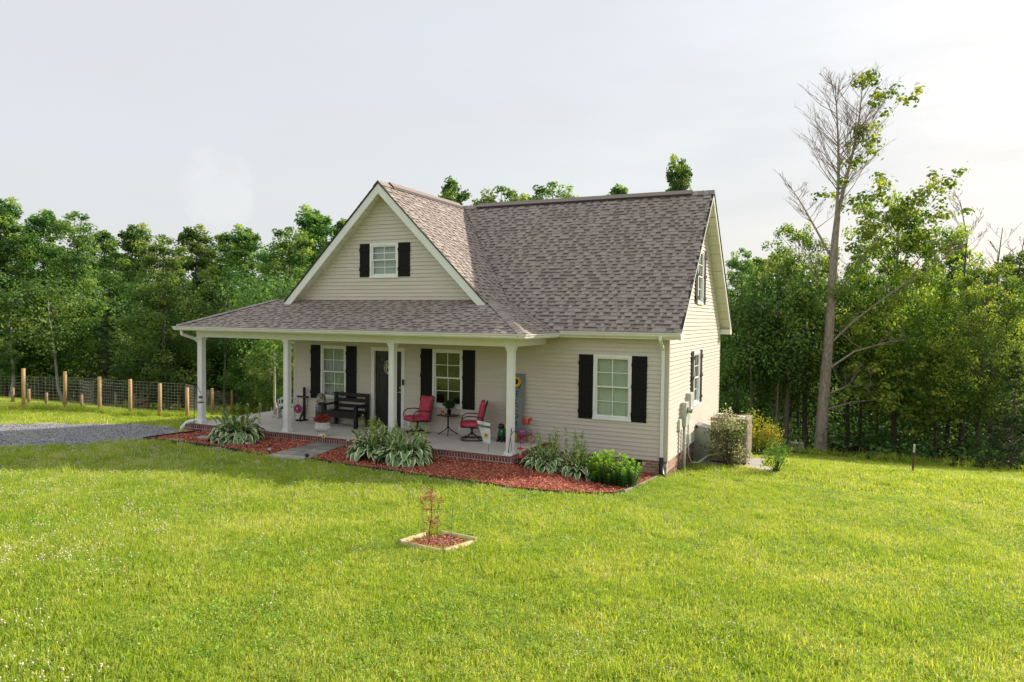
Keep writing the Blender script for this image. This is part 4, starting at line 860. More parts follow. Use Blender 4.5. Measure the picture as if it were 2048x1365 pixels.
sp = np.array([wx+.0,-.48]); t = thing('sunflower_ornament', 'yellow metal sunflower standing in front of the welcome board foot', 'garden ornament', (sp[0], sp[1], FLZ)); MB().tube([(0,0,0),(0,0,.5)], .008, 6).lathe([(.07,0),(.07,.012),(.001,.014)], n=14).build('stem', M['stake'], t); sunflower(t, (0,-.02,.42), .13); sunflower(t, (.03,-.02,.18), .10)
# red tricycle planter with a lilac pail, bird and butterfly
p = FP(1049, 887); M['redmetal'] = mat('red_enamel', (.42,.02,.02), .35, .25, 14); t = thing('tricycle_planter', 'red metal tricycle planter near the welcome board', 'planter', (p[0], p[1]+.02, FLZ), math.radians(8))
def wheel(c, R, par):
    w = link('wheel', None, par, c); MB().torus((0,0,0), R, .010, (0,1,0), 24, 6).build('rim', M['redmetal'], w, True); mb = MB().ball((0,0,0), .022)
    for k in range(8): a = math.pi*k/4; mb.tube([(0,0,0),(R*math.cos(a),0,R*math.sin(a))], .004, 5)
    mb.build('spokes', mat('tan_spoke', (.45,.25,.16), .5), w)
wheel((.16,0,.115), .105, t); wheel((-.06,-.1,.075), .065, t); wheel((-.16,.08,.075), .065, t)
MB().tube([(.16,0,.12),(.16,.02,.24),(.05,0,.21),(-.11,0,.14)], .012, 6).tube([(-.06,-.1,.075),(-.16,.08,.075)], .009, 6).tube([(.16,0,.12),(.16,-.02,.24)], .012, 6).build('frame', M['redmetal'], t, True)
mb = MB()
for i in range(9): a = i*.7; mb.ball((-.08+.06*math.cos(a), -.02+.06*math.sin(a), .16+.02*(i % 3)), .028, 8, 5)
mb.build('red_blooms', M['redmetal'], t, True)
tag(link('pail', MB().lathe([(.065,0),(.1,.13),(.106,.135),(.106,.145),(.092,.14),(.001,.11)], n=20).mesh('pail', mat('lilac_tin', (.48,.22,.50), .4), True), None, (p[0]-.07, p[1]+.02, FLZ+.17)), 'lilac pail set on the red tricycle planter', 'pail')
t = thing('bird_figurine', 'blue grey bird figurine on the red tricycle', 'figurine', (p[0]+.13, p[1]+.03, FLZ+.235)); mb = MB().ball((0,0,.06), .06, 12, 8, sc=(1,.8,1)).ball((.02,-.02,.13), .036, 10, 7).tube([(-.04,0,.08),(-.1,0,.11)], [.03,.012], 8); mb.build('body', mat('blue_grey_glaze', (.25,.31,.34), .4, .4, 20), t, True); MB().lathe([(.012,0),(.001,.03)], n=8).xf(Matrix.Translation((.04,-.045,.13)) @ Matrix.Rotation(1.8, 4, 'X')).build('beak', M['yellow'], t)
zb_ = zat(1054, 843, p)-FLZ; t = thing('butterfly_stake', 'bright red butterfly on a stake above the red tricycle', 'garden ornament', (p[0]+.03, p[1]+.08, FLZ)); MB().tube([(-.02,0,.0),(.0,0,zb_)], .005, 6).build('stake', M['stake'], t)
M['wing'] = mat('glossy_red_wing', (.55,.03,.02), .25, .3, 10)
for s in (-1, 1):
    for (x, z, rx_, rz_, an) in ((.075,.035,.075,.045,.5), (.05,-.045,.055,.038,-.6)):
        MB().ball((0,0,0), 1, 14, 6, sc=(rx_,.008,rz_)).xf(Matrix.Translation((s*x,-.012,zb_+z)) @ Matrix.Rotation(-s*an, 4, 'Y')).build('wing', M['wing'], t, True)
MB().tube([(0,-.015,zb_-.06),(0,-.015,zb_+.05)], .009, 8).build('body', M['yellow'], t, True)
# black dog statue in a green vest
p = FP(1002, 884); t = thing('dog_statue', 'black sitting dog statue wearing a green vest and a flower', 'statue', (p[0]+.0, p[1]+.04, FLZ), math.radians(-12))
mb = MB().ball((0,.10,.13), .11, 14, 9, sc=(.9,1,1.1)).ball((0,.0,.25), .085, 14, 9, sc=(.95,1,1.4)).ball((0,-.03,.40), .075, 14, 9, sc=(1,1.05,.95)).ball((0,-.105,.375), .038, 10, 7, sc=(.9,1.2,.8))
for s in (-1, 1): mb.tube([(s*.055,-.03,.26),(s*.06,-.06,.12),(s*.06,-.07,.025)], [.035,.028,.03], 8).ball((s*.06,-.10,.022), .03, 8, 6, sc=(1,1.5,.75)).ball((s*.09,.09,.07), .065, 10, 7, sc=(.6,1.2,1)).ball((s*.10,.0,.025), .03, 8, 6, sc=(1,1.7,.8)).ball((s*.07,0,.39), .035, 8, 6, sc=(.5,.8,1.6))
mb.tube([(0,.18,.06),(.06,.25,.05)], [.03,.015], 8)
o = mb.build('dog_body', mat('black_resin', (.012,.012,.013), .4, .3, 40, bump=.4, bscale=60), t, True); rm = o.modifiers.new('remesh', 'REMESH'); rm.mode = 'VOXEL'; rm.voxel_size = .009; rm.use_smooth_shade = True
MB().lathe([(.088,.15),(.10,.18),(.096,.26),(.085,.31),(.07,.335)], (0,.01,0), 18, sy=1.1).build('vest', mat('green_vest', (.03,.14,.04), .7, .25, 25), t, True)
for s in (-1, 1): MB().ball((s*.045,-.075,.27), .014, sc=(1,.5,1)).build('vest_badge', M['white'], t, True)
daisy(t, (.03,-.02,.485), .045, 9, (.1,-.8,.6), .4, mat('peach_petal', (.75,.45,.22), .7))
for s in (-1, 1): MB().ball((s*.028,-.098,.415), .009).build('eye', M['steel'], t, True)
# welcome flag on a wire stand in the mulch
q = onG(975, 921); t = thing('garden_flag', 'small pennant reading Welcome with a yellow flower on a wire stand', 'flag', tuple(q)); zt = zat(980, 851, q)-q[2]; k = mpp(q)
MB().tube([(0,0,-.05),(.035,0,zt*.55),(.06,0,zt),(.06,0,zt+.01),(-.27,0,zt+.075)], .005, 6).build('wire_stand', M['blackmetal'], t)
ft = zt+.06; f0, f1 = (-.29,ft+.03), (.075,ft-.01); fb0, fb1 = (-.10,ft-.50), (.085,ft-.51); n = 10; vs = []
for i in range(n+1):
    s = i/n
    for j in range(n+1):
        r = j/n; x = (f0[0]*(1-r)+f1[0]*r)*(1-s)+(fb0[0]*(1-r)+fb1[0]*r)*s; z = (f0[1]*(1-r)+f1[1]*r)*(1-s)+(fb0[1]*(1-r)+fb1[1]*r)*s; vs.append((x, -.012+.014*math.sin(r*4+s*2), z))
fl = MB().add(vs, [(i*(n+1)+j, i*(n+1)+j+1, (i+1)*(n+1)+j+1, (i+1)*(n+1)+j) for i in range(n) for j in range(n)]).build('flag_cloth', mat('pale_blue_flag', (.66,.69,.70), .85, .12, 5), t, True); so = fl.modifiers.new('thick', 'SOLIDIFY'); so.thickness = .003
text('Welcome', .095, M['ink'], t, (-.095,-.034,ft-.08), (math.pi/2,.06,0), shear=.25, off=.0015)
daisy(t, (-.03,-.034,ft-.29), .06, 14, (0,-1,0), .3)
# shepherd hooks with feeders
def hook(q, zt, path, label, scroll=True):
    t = thing('shepherd_hook', label, 'plant hook', tuple(q)); MB().tube([(0,0,-.05)]+path, .007, 8).build('rod', M['blackmetal'], t, True)
    if scroll:
        MB().lathe([(.012,zt),(.015,zt+.02),(.001,zt+.1)], (path[-1][0]*0+.11,0,0), 8).build('finial', M['blackmetal'], t)
        MB().tube([(.09,0,zt*.82),(.12,0,zt*.6),(.115,0,zt*.4),(.08,0,zt*.3),(.05,0,zt*.36),(.06,0,zt*.41)], .0055, 6).build('scroll', M['blackmetal'], t, True)
    return t
q = onG(1013, 926.5); z1 = zat(1021, 856, q)-q[2]
hook(q, z1*.9, [(.06,0,z1*.5), (.11,0,z1*.9), (.11,0,z1*.9+.001)], 'black scrolled shepherd hook in the mulch by the corner porch column')
z2 = zat(1034, 862, q)-q[2]; o = [x for x in col.objects if x.name.startswith('rod')][-1]
MB().tube([(.075,0,z1*.62),(.095,0,z1*.78),(.16,0,z2-.01),(.25,0,z2),(.32,0,z2-.05),(.35,0,z2-.14),(.345,0,z2-.19)], .0065, 8).build('hook_arm', M['blackmetal'], o.parent, True)
fq = q+[.345,-.0,z2-.19]; zf0 = zat(1040, 917, fq); zf1 = zat(1040, 895, fq); t = thing('hummingbird_feeder', 'red and clear hummingbird feeder hanging from the scrolled hook', 'feeder', (fq[0], fq[1], zf0)); hh = zf1-zf0
MB().lathe([(.03,0),(.08,.015),(.085,.03),(.06,.045),(.03,.05)], n=18).build('base', M['wing'], t, True); MB().lathe([(.085,hh-.03),(.07,hh-.02),(.02,hh-.005),(.02,hh+.005)], n=18).build('top', M['wing'], t, True)
MB().lathe([(.035,.05),(.037,hh*.5),(.034,hh-.03)], n=14).build('reservoir', mat('feeder_glass', (.62,.55,.50), .15, spec=.8), t, True)
MB().tube([(0,0,hh),(0,0,fq[2]-zf0)], .003, 5).build('hanger', M['blackmetal'], t)
q = onG(388, 868.5); zt = zat(395, 771.5, q)-q[2]
hook(q, zt, [(.01,0,zt*.6), (.03,0,zt-.06), (.06,0,zt), (.12,0,zt+.0), (.2,0,zt-.1), (.24,0,zt-.18), (.27,0,zt-.17), (.275,0,zt-.14)], 'slim black shepherd hook in front of the corner drain elbow', False)
fq = q+[.255,0,zt-.19]; zf0 = zat(407, 807, fq); zf1 = zat(407, 789, fq); hh = zf1-zf0; t = thing('bird_feeder', 'small blue and white seed feeder on the slim hook', 'feeder', (fq[0], fq[1], zf0))
MB().lathe([(.02,0),(.085,.012),(.09,.03),(.05,.035)], n=16).build('tray', mat('maroon_plastic', (.18,.04,.05), .5), t, True); MB().lathe([(.05,.03),(.05,hh*.55),(.001,hh*.56)], n=16).build('reservoir', M['stone'], t, True); MB().lathe([(.052,hh*.55),(.052,hh*.78),(.001,hh*.8)], n=16).build('blue_band', mat('blue_plastic', (.08,.12,.2), .4), t, True); MB().lathe([(.06,hh*.8),(.05,hh*.95),(.001,hh)], n=16).build('cap', M['stone'], t, True); MB().tube([(0,0,hh),(0,0,fq[2]-zf0+.01)], .003, 5).build('hanger', M['blackmetal'], t)
# solar path lights
def solar(q, label, tilt=0):
    t = thing('solar_light', label, 'path light', tuple(q)); t.rotation_euler = (tilt*.3, tilt, 0)
    MB().tube([(0,0,-.04),(0,0,.14)], .009, 8).build('stake', M['blackmetal'], t); MB().lathe([(.02,.135),(.038,.15),(.042,.20),(.042,.205)], n=14).build('lens', mat('frosted_lens', (.7,.72,.72), .3), t, True); MB().lathe([(.045,.205),(.05,.21),(.05,.225),(.03,.24),(.001,.242)], n=14).build('solar_cap', M['blackmetal'], t, True)
solar(onG(538.5, 913), 'solar path light with black cap at the pale end of the path'); solar(onG(607, 924), 'tilted solar light lying over at the path corner', .7)
solar(onG(752, 930), 'solar light tucked into the front of the big hosta'); solar(onG(435, 893), 'solar light among the leaves of the hosta nearest the gravel'.replace('nearest', 'by')); solar(onG(494, 901), 'dark solar light at the edge of the hosta by the gravel')
M['fieldstone'] = mat('pale_fieldstone', (.40,.37,.33), .9, .15, 8, bump=.6, bscale=15)
q = onG(405, 877.5); tag(MB().lathe([(.20,0),(.21,.02),(.19,.045),(.001,.05)], n=16, sy=.8).build('stepping_stone', M['fieldstone'], loc=tuple(q)), 'round grey stepping stone in the mulch by the hosta', 'stone')
q = onG(352, 881); tag(MB().lathe([(.30,0),(.32,.015),(.27,.03),(.001,.035)], n=9, sy=.55).build('flat_stone', M['fieldstone'], loc=tuple(q)), 'flat broken pale stone in the mulch next to the gravel', 'stone')

# ------------------------------------------------------------------ gear on the gable wall
M['box'] = mat('grey_utility_box', (.50,.51,.47), .5, .06, 5)
def wbox(u0, v0, u1, v1, dep): 
    a, b = onX(u0, v0, 0), onX(u1, v1, 0); return a[1], b[1], b[2], a[2], dep
t = thing('electric_meter', 'grey electric meter box with conduit on the sunny gable wall', 'meter', (0,1.5,.9))
def lb(mb, y0, y1, z0, z1, x0, x1): return mb.box(x0, x1, y0-1.5, y1-1.5, z0-.9, z1-.9)
lb(MB(), 1.32, 1.66, .66, 1.25, .0, .16).build('meter_box', M['box'], t, bevel=.01)
MB().lathe([(.085,0),(.085,.06),(.07,.11),(.02,.12),(.001,.12)], n=20).xf(Matrix.Translation((.16,0,.16)) @ Matrix.Rotation(math.pi/2, 4, 'Y')).build('meter_dial', M['steel'], t, True)
MB().tube([(.08,.05,-.22),(.08,.05,-1.55)], .045, 12).build('conduit', M['box'], t, True); MB().tube([(.08,.05,-.75),(.08,.05,-.70)], .05, 12).build('coupling', M['box'], t, True)
tag(MB().box(0,.13,1.98,2.42,.98,1.42).box(.13,.14,2.0,2.4,1.0,1.40).build('breaker_box', M['box'], bevel=.008), 'grey breaker box mounted above the meter near the lower window', 'utility box')
tag(MB().box(0,.08,1.02,1.22,.58,.86).build('phone_box', mat('cream_plastic_box', (.68,.66,.58), .5), bevel=.012), 'small cream cable box nearest the corner post'.replace('nearest', 'beside'), 'utility box')
tag(MB().box(0,.09,2.05,2.28,.72,1.0).build('junction_box', M['box'], bevel=.008), 'little grey junction box under the breaker box', 'utility box')
tag(MB().box(0,.1,2.05,2.3,.10,.36).box(.1,.104,2.12,2.2,.2,.28).build('disconnect_box', M['box'], bevel=.006), 'small grey disconnect box with blue sticker above the bricks', 'utility box')
MB_ = MB().tube([(.02,1.1,.6),(.02,1.1,-.5)], .010, 6).tube([(.03,1.16,.6),(.03,1.17,-.5)], .008, 6); tag(MB_.build('cable', M['metal']), 'thin dark cables running from the cream box to the ground', 'cable')
tag(MB().tube([(.05,2.17,.72),(.05,2.17,.36)], .02, 8).build('conduit', M['box']), 'short grey conduit between junction and disconnect boxes', 'conduit')
MB_ = MB().tube([(.05,2.17,.1),(.06,2.2,-.2),(.12,2.3,-.42),(.25,2.55,-.46),(.42,2.9,-.33),(.6,3.1,-.30),(.8,3.25,-.28)], .022, 8); tag(MB_.build('whip', mat('grey_flex_conduit', (.42,.43,.43), .45), smooth=True), 'flexible grey conduit looping to the heat pump', 'conduit')
# packaged heat pump, duct and pad
UX0, UX1, UY0, UY1 = .42, 1.38, 3.35, 4.35; zg = h(.9, 3.6)
tag(MB().box(UX0-.2, UX1+.35, UY0-.35, UY1+.2, zg-.1, zg+.06).build('concrete_pad', mat('old_concrete', (.40,.37,.33), .9, .15, 5, bump=.4), bevel=.012), 'concrete slab under the heat pump', 'slab')
tag(MB().box(UX1+.1, UX1+.7, UY0-.5, UY0-.05, h(1.8,3.1)-.03, h(1.8,3.1)+.06).build('patio_slab', mat('pale_patio_slab', (.5,.45,.40), .9, .12, 6, bump=.3), bevel=.01), 'loose pale patio slab beside the heat pump pad', 'slab')
zt = onY(1412, 834, UY0)[2]; t = thing('heat_pump', 'tan packaged heat pump unit behind the flowering bush', 'heat pump', ((UX0+UX1)/2, (UY0+UY1)/2, zg+.06)); hx_, hy_ = (UX1-UX0)/2, (UY1-UY0)/2; zz = zt-zg-.06; M['tan'] = mat('tan_enamel', (.34,.285,.225), .45, .06, 4)
MB().box(-hx_, hx_, -hy_, hy_, .05, zz-.08).build('cabinet', M['tan'], t, bevel=.012); MB().box(-hx_-.012, hx_+.012, -hy_-.012, hy_+.012, zz-.08, zz).build('top_panel', M['tan'], t, bevel=.012); MB().box(-hx_+.03, hx_-.03, -hy_+.03, hy_-.03, 0, .05).build('base_rail', M['drip'], t)
for i in range(16): z = .3+i*.045; MB().box(-hx_+.30, hx_-.05, -hy_-.02, -hy_-.002, z, z+.018).build('louvre', M['tan'], t)
for i in range(16): z = .3+i*.045; MB().box(hx_+.002, hx_+.02, -hy_+.06, hy_-.06, z, z+.018).build('louvre', M['tan'], t)
MB().box(-hx_+.26, -hx_+.265, -hy_-.006, -hy_+.004, .08, zz-.1).build('panel_seam', M['drip'], t); MB().box(-.05,.09,-hy_-.024,-hy_-.02,.42,.58).build('rating_plate', M['white'], t)
mb = MB()
for r in (.10,.2,.3,.38): mb.torus((.0,.0,zz+.03), r, .006, n=28, m=4)
for k in range(6): a = k*math.pi/3; mb.tube([(0,0,zz+.045),(.39*math.cos(a),.39*math.sin(a),zz+.01)], .006, 5)
mb.build('fan_grille', M['metal'], t)
M['galv'] = mat('galvanised_duct', (.42,.43,.43), .38, .12, 5, metal=.75)
t = thing('duct', 'galvanised duct box between brick wall and heat pump', 'duct', (.2,3.55,zg)); d1 = onX(1388, 857, 0)[2]-zg
MB().prism([(-.22,-.25,.02),(.235,-.25,.02),(.235,-.25,d1-.02),(-.22,-.25,d1+.0)], (0,.5,0)).build('duct_body', M['galv'], t, bevel=.006); MB().prism([(-.23,-.27,d1+.10),(.24,-.27,d1-.012),(.24,-.27,d1+.004),(-.23,-.27,d1+.116)], (0,.54,0)).build('duct_cap', M['galv'], t, bevel=.004)
MB().box(-.24,-.2,-.262,-.25,.02,d1+.05).box(.2,.24,-.262,-.25,.02,d1-.02).build('flange', M['galv'], t)
q = onG(1825, 946); zt = zat(1826, 889, q)-q[2]; t = thing('metal_post', 'thin rusty metal post with white tip standing in the lawn', 'post', tuple(q)); MB().bar((0,0,-.1),(.02,0,zt*.72),.05,.035,(0,1,0)).build('shaft', mat('rust', (.11,.055,.035), .8, .3, 20), t); MB().bar((.02,0,zt*.72),(.028,0,zt),.05,.04,(0,1,0)).build('tip', M['box'], t)
# ------------------------------------------------------------------ hostas and border plants
M['hosta_g'] = mat('hosta_green', (.11,.225,.055), .45, .25, 9, obvar=.2); M['hosta_c'] = mat('hosta_cream_margin', (.62,.66,.40), .5, .1, 9, obvar=.1); M['hosta_s'] = mat('hosta_stalk', (.22,.33,.09), .6, .2, 9)
def hosta_leaf(e0, bend, pl, bl, bw):
    n = 12; pts = []; x = z = 0; L = pl+bl; ds = L/n
    for i in range(n+1):
        pts.append((x, z, i*ds)); e = e0-bend*(i/n)**1.3; x += math.cos(e)*ds; z += math.sin(e)*ds
    mb = MB(); k = [i for i in range(n+1) if pts[i][2] >= pl-.02]; mb.tube([(pts[i][0], 0, pts[i][1]) for i in range(0, k[0]+1, 2)]+[(pts[k[0]][0], 0, pts[k[0]][1])], .006, 4, 2, cap=False)
    cols = (-1,-.68,0,.68,1); vs = []
    for i in k:
        s = min(1, max(0, (pts[i][2]-pl)/bl)); w = bw*(max(0, math.sin(math.pi*s**.72))**.8)+.004
        for c in cols: vs.append((pts[i][0], c*w, pts[i][1]+abs(c)*w*.28+.010*math.sin(i*1.7+c*2)*abs(c)))
    m = len(cols); fs = []; 
    for r in range(len(k)-1):
        for c in range(m-1): fs.append(((r*m+c, r*m+c+1, (r+1)*m+c+1, (r+1)*m+c), 1 if c in (0, m-2) else 0))
    o = len(mb.v); mb.v += vs
    for f, mi in fs: mb.f.append(tuple(i+o for i in f)); mb.m.append(mi)
    return mb.mesh('leaf', [M['hosta_g'], M['hosta_c'], M['hosta_s']], True)
HL = [hosta_leaf(math.radians(a), math.radians(b), .28, .29, .088) for a, b in ((82,72),(76,95),(66,108),(55,116),(42,112),(68,126))]
M['hostaflower'] = leafmat('hosta_bract', [(0,(.17,.30,.05)), (.6,(.30,.46,.08)), (.8,(.6,.6,.36)), (1,(.68,.62,.60))], trans=.4)
def stalk(seed, Ls):
    g = np.random.default_rng(seed); mb = MB(); lean = g.normal(0, .10, 2); pts = [(lean[0]*t*t*Ls, lean[1]*t*t*Ls, t*Ls) for t in np.linspace(0, 1, 6)]; mb.tube(pts, [.006,.006,.005,.005,.004,.003], 5, cap=False)
    P = []; Nn = []; s = []; 
    for i in range(34):
        t = g.uniform(.35, 1); a = g.uniform(0, 6.28); r = .03+.02*(1-t); P.append((lean[0]*t*t*Ls+r*math.cos(a), lean[1]*t*t*Ls+r*math.sin(a), t*Ls)); Nn.append((math.cos(a), math.sin(a), g.uniform(.2,1))); s.append(.085*(1.25-t)+.025)
    V, F = leaves(np.array(P), np.array(Nn), np.array(s), g, .42)
    tone = g.random(len(F)); base = np.array(mb.v); Fm = np.array(mb.f); V2 = np.concatenate([base, V]); F2 = np.concatenate([Fm, F+len(base)])
    return npmesh('flower_stalk', V2, F2, [M['hostaflower']], np.concatenate([np.full(len(Fm), .3), tone]))
ST = [stalk(20+i, l) for i, l in enumerate((.62,.72,.82,.9))]
def hosta(u, v, R, nl, ns, label, sq=1.0, hs=1.0):
    q = onG(u, v); t = thing('hosta', label, 'hosta', (q[0], q[1], q[2]+.0)); t.scale = (sq, 1, 1)
    for i in range(nl):
        f = (i+.5)/nl; a = i*2.39996+random.uniform(-.3,.3); var = 0 if f < .12 else 1 if f < .3 else random.choice((1,2,5)) if f < .55 else random.choice((2,3,5)) if f < .8 else random.choice((3,4,4))
        s = R/.56*(.70+.32*f)*random.uniform(.88,1.1); r = .05+.16*f*R
        o = link('leaf', HL[var], t, (r*math.cos(a), r*math.sin(a), .0)); o.rotation_euler = (random.uniform(-.25,.25), random.uniform(-.1,.12), a+random.uniform(-.2,.2)); o.scale = (s, s*random.uniform(.85,1.1), s*hs)
    for i in range(nl//7):
        a = random.uniform(0, 6.283); r = R*.62*math.sqrt(random.random()); o = link('leaf', HL[random.choice((0,0,1))], t, (r*math.cos(a), r*math.sin(a), .02)); s = R/.56*random.uniform(.7,1.0); o.scale = (s*.8, s*.6, s*1.15*hs); o.rotation_euler = (random.uniform(-.2,.2), random.uniform(-.15,.1), a+random.uniform(-.8,.8))
    for i in range(ns):
        a = random.uniform(0, 6.283); r = R*.75*math.sqrt(random.random()); o = link('flower_stalk', random.choice(ST), t, (r*math.cos(a), r*math.sin(a)*.8+.08, .05)); o.rotation_euler = (random.uniform(-.12,.16), random.uniform(-.15,.15), a); k = random.uniform(.75,1.15); o.scale = (k, k, k)
hosta(474, 884, .64, 165, 18, 'variegated hosta clump in the small bed by the gravel drive', 1.12, 1.3)
hosta(748, 917, .62, 145, 20, 'variegated hosta hiding the white urn beside the path', 1.05, 1.28); hosta(812, 926, .64, 145, 20, 'variegated hosta with tall flower stalks below the red chair', 1.05, 1.28)
hosta(1090, 939, .50, 115, 12, 'compact variegated hosta against the brick porch side', 1.1, 1.25); hosta(1156, 952, .50, 110, 13, 'variegated hosta with yellowing stalks next to the sedum', 1.05, 1.25)
# sedum clump
M['sedum'] = leafmat('sedum_leaf', [(0,(0.065,0.156,0.039)), (.5,(0.143,0.312,0.052)), (1,(0.442,0.650,0.078))], trans=.35, obvar=.15)
def sedum_stem(seed):
    g = np.random.default_rng(seed); n = 15; P = []; Nn = []; s = []; mb = MB().tube([(0,0,0),(.01,0,.2),(0,0,.42)], .007, 5, cap=False)
    V = np.empty((0,3)); F = np.empty((0,4), int); tone = []
    for i in range(n):
        z = .03+.40*i/n; m = 4
        for k in range(m):
            a = 2*math.pi*k/m+i*.8; L = .10*(1.05-.55*(i/n)**2); w = L*.42; e = .25+.9*(i/n); d = np.array([math.cos(a)*math.cos(e), math.sin(a)*math.cos(e), math.sin(e)]); sd_ = np.array([-math.sin(a), math.cos(a), 0]); up = np.cross(d, sd_)
            b = np.array([0,0,z])+d*.008; q = np.array([b, b+d*L*.55+sd_*w*.5, b+d*L-up*.006, b+d*L*.55-sd_*w*.5]); F = np.concatenate([F, [[len(V), len(V)+1, len(V)+2, len(V)+3]]]); V = np.concatenate([V, q]); tone.append(.02+.9*(i/n)**1.6+g.uniform(-.1,.1))
    k0 = len(mb.v)
    return npmesh('stem', np.concatenate([np.array(mb.v), V]), np.concatenate([np.array(mb.f), F+k0]), M['sedum'], [.3]*len(mb.f)+tone)
SS = [sedum_stem(40+i) for i in range(3)]
q = onG(1216, 966); t = thing('sedum', 'upright lime green sedum clump at the end of the mulch bed', 'sedum', tuple(q))
for i in range(85):
    a = i*2.4; r = .60*math.sqrt((i+.5)/85); x, y = r*math.cos(a)*1.0, r*math.sin(a)*.72; f = r/.62
    o = link('stem', SS[i % 3], t, (x, y, 0)); k = random.uniform(.75,1.35)*(1.2-.4*f*f); o.scale = (1.15, 1.15, k); o.rotation_euler = (-y*.35+random.uniform(-.1,.1), x*.4+random.uniform(-.1,.1), a)
# ------------------------------------------------------------------ shrubs beside the heat pump
M['shrubstem'] = mat('shrub_stem', (.10,.075,.045), .8)
def shrub(name, u, v, top, R, label, cat, mats, n, leaf, seed, sq=(1,1), clump=26, low=.1, pale=0):
    q = onG(u, v); Ht = zat(u, top, q)-q[2]; g = np.random.default_rng(seed); t = thing(name, label, cat, tuple(q)); mb = MB(); P = []; N_ = []; tone = []
    for c in range(clump):
        a = g.uniform(0, 6.283); f = math.sqrt(g.random()); zc = Ht*g.uniform(low, 1-.35*f); x, y = R*f*math.cos(a)*sq[0], R*f*math.sin(a)*sq[1]
        mb.tube([(x*.1,y*.1,0),(x*.5,y*.5,zc*.55),(x,y,zc)], [.012,.008,.003], 5, cap=False); m = n//clump; rc = R*.3
        pp = g.normal(size=(m,3))*[rc*.55,rc*.55,rc*.7]+[x,y,zc]; P.append(pp); N_.append(g.normal(size=(m,3))*.8+[0,0,.7]); tone.append(np.clip(g.uniform(.2,.8)+pale+.25*(pp[:,2]/Ht-.5)+g.normal(0,.16,m), 0, 1))
    P = np.concatenate(P); P[:,2] = np.maximum(P[:,2], .03); V, F = leaves(P, np.concatenate(N_), leaf*g.uniform(.6,1.3,len(P)), g, .5)
    mb.build('stems', M['shrubstem'], t); link('foliage', npmesh('foliage', V, F, mats, np.concatenate(tone)), t); return t
M['rose'] = leafmat('flowering_shrub_leaf', [(0,(0.039,0.098,0.019)), (.5,(0.091,0.195,0.039)), (.72,(0.208,0.312,0.078)), (.85,(0.650,0.611,0.468)), (1,(0.750,0.750,0.650))], trans=.4)
M['golden'] = leafmat('golden_shrub_leaf', [(0,(0.072,0.156,0.024)), (.4,(0.204,0.300,0.036)), (1,(0.744,0.552,0.072))], trans=.45)
M['green_shrub'] = leafmat('leggy_shrub_leaf', [(0,(0.039,0.104,0.019)), (.5,(0.091,0.221,0.039)), (1,(0.286,0.442,0.065))], trans=.45)
shrub('flowering_shrub', 1457, 934, 806, .52, 'green bush with small pale blooms in front of the heat pump', 'shrub', M['rose'], 2500, .06, 1, (1.0,.8), 36, .12, .15)
shrub('golden_shrub', 1514, 915, 818, .62, 'golden yellow leaved shrub behind the patio slab', 'shrub', M['golden'], 3600, .07, 2, (1,.8), 34, .3)
shrub('leggy_shrub', 1553, 946, 868, .36, 'small leggy green shrub standing alone in the lawn', 'shrub', M['green_shrub'], 800, .06, 3, (1,1), 18, .1)
shrub('flowering_shrub', 1418, 925, 862, .3, 'low trailing leaves under the galvanised duct', 'shrub', M['green_shrub'], 500, .06, 5, (1.2,1), 14, .05)
q = onG(1383, 955); tag(MB().ball((0,0,.04), .05, 10, 7, sc=(1.5,1,.8)).ball((.07,.0,.03), .03).ball((-.08,.02,.03), .03).build('dead_leaf_clump', mat('dead_brown_leaf', (.10,.045,.025), .9, .4, 30, bump=1, bscale=60), loc=tuple(q)), 'little clump of dead brown leaves on the grass by the drain boot', 'leaves')
# ------------------------------------------------------------------ sapling bed
M['timber'] = mat('peeled_timber', (.52,.40,.24), .8, .18, 6, stretch=(1,1,1), bump=.4, bscale=30)
def log(u0, v0, u1, v1, r=.043):
    a, b = onG(u0, v0), onG(u1, v1); c = (a+b)/2; d = b-a; L_ = np.linalg.norm(d)/2; d = d/np.linalg.norm(d); sgn = [-1,-.97,0,.97,1]
    pts = [tuple(d*L_*s+[0,0,r*.75]) for s in (-1,-.97,-.3,.4,.97,1)]
    o = MB().tube(pts, [r*.85,r,r*1.02,r,r,r*.85], 12).build('landscape_timber', M['timber'], loc=tuple(c), smooth=False); return tag(o, 'peeled round timber edging the red sapling', 'timber', 'timbers around the red sapling')
log(799, 1091, 850, 1075); log(806, 1093, 880, 1110); log(887, 1110, 944, 1092); log(884, 1072, 953, 1086)
SB = [tuple(onG(*p)[:2]) for p in ((806,1090),(852,1077),(890,1075),(944,1088),(884,1106))]
polysheet('sapling_mulch', SB, M['mulchbase'], .02, .1); chips('mulch_chips', [SB], 900, .05, .015, M['mulch']+[M['dirt']], .022, .03); bpy.data.objects[[o.name for o in col.objects if o.name.startswith('mulch_chips')][-1]]; 
_o = [o for o in col.objects if o.name.startswith('mulch_chips')][-1]; tag(_o, 'bark chips around the red sapling', 'mulch')
q = onG(858, 1092); zt = zat(862, 972, q)-q[2]; t = thing('maple_sapling', 'spindly red leaved maple sapling in a timber square', 'sapling', tuple(q)); g = np.random.default_rng(8)
M['redleaf'] = leafmat('red_maple_leaf', [(0,(.18,.075,.055)), (.5,(.34,.15,.095)), (1,(.55,.32,.2))], trans=.4); mb = MB(); P = []; N_ = []
mb.tube([(0,0,0),(.01,0,zt*.3),(.04,0,zt*.55),(.02,0,zt*.8),(.05,0,zt)], [.010,.008,.006,.005,.003], 6, cap=False)
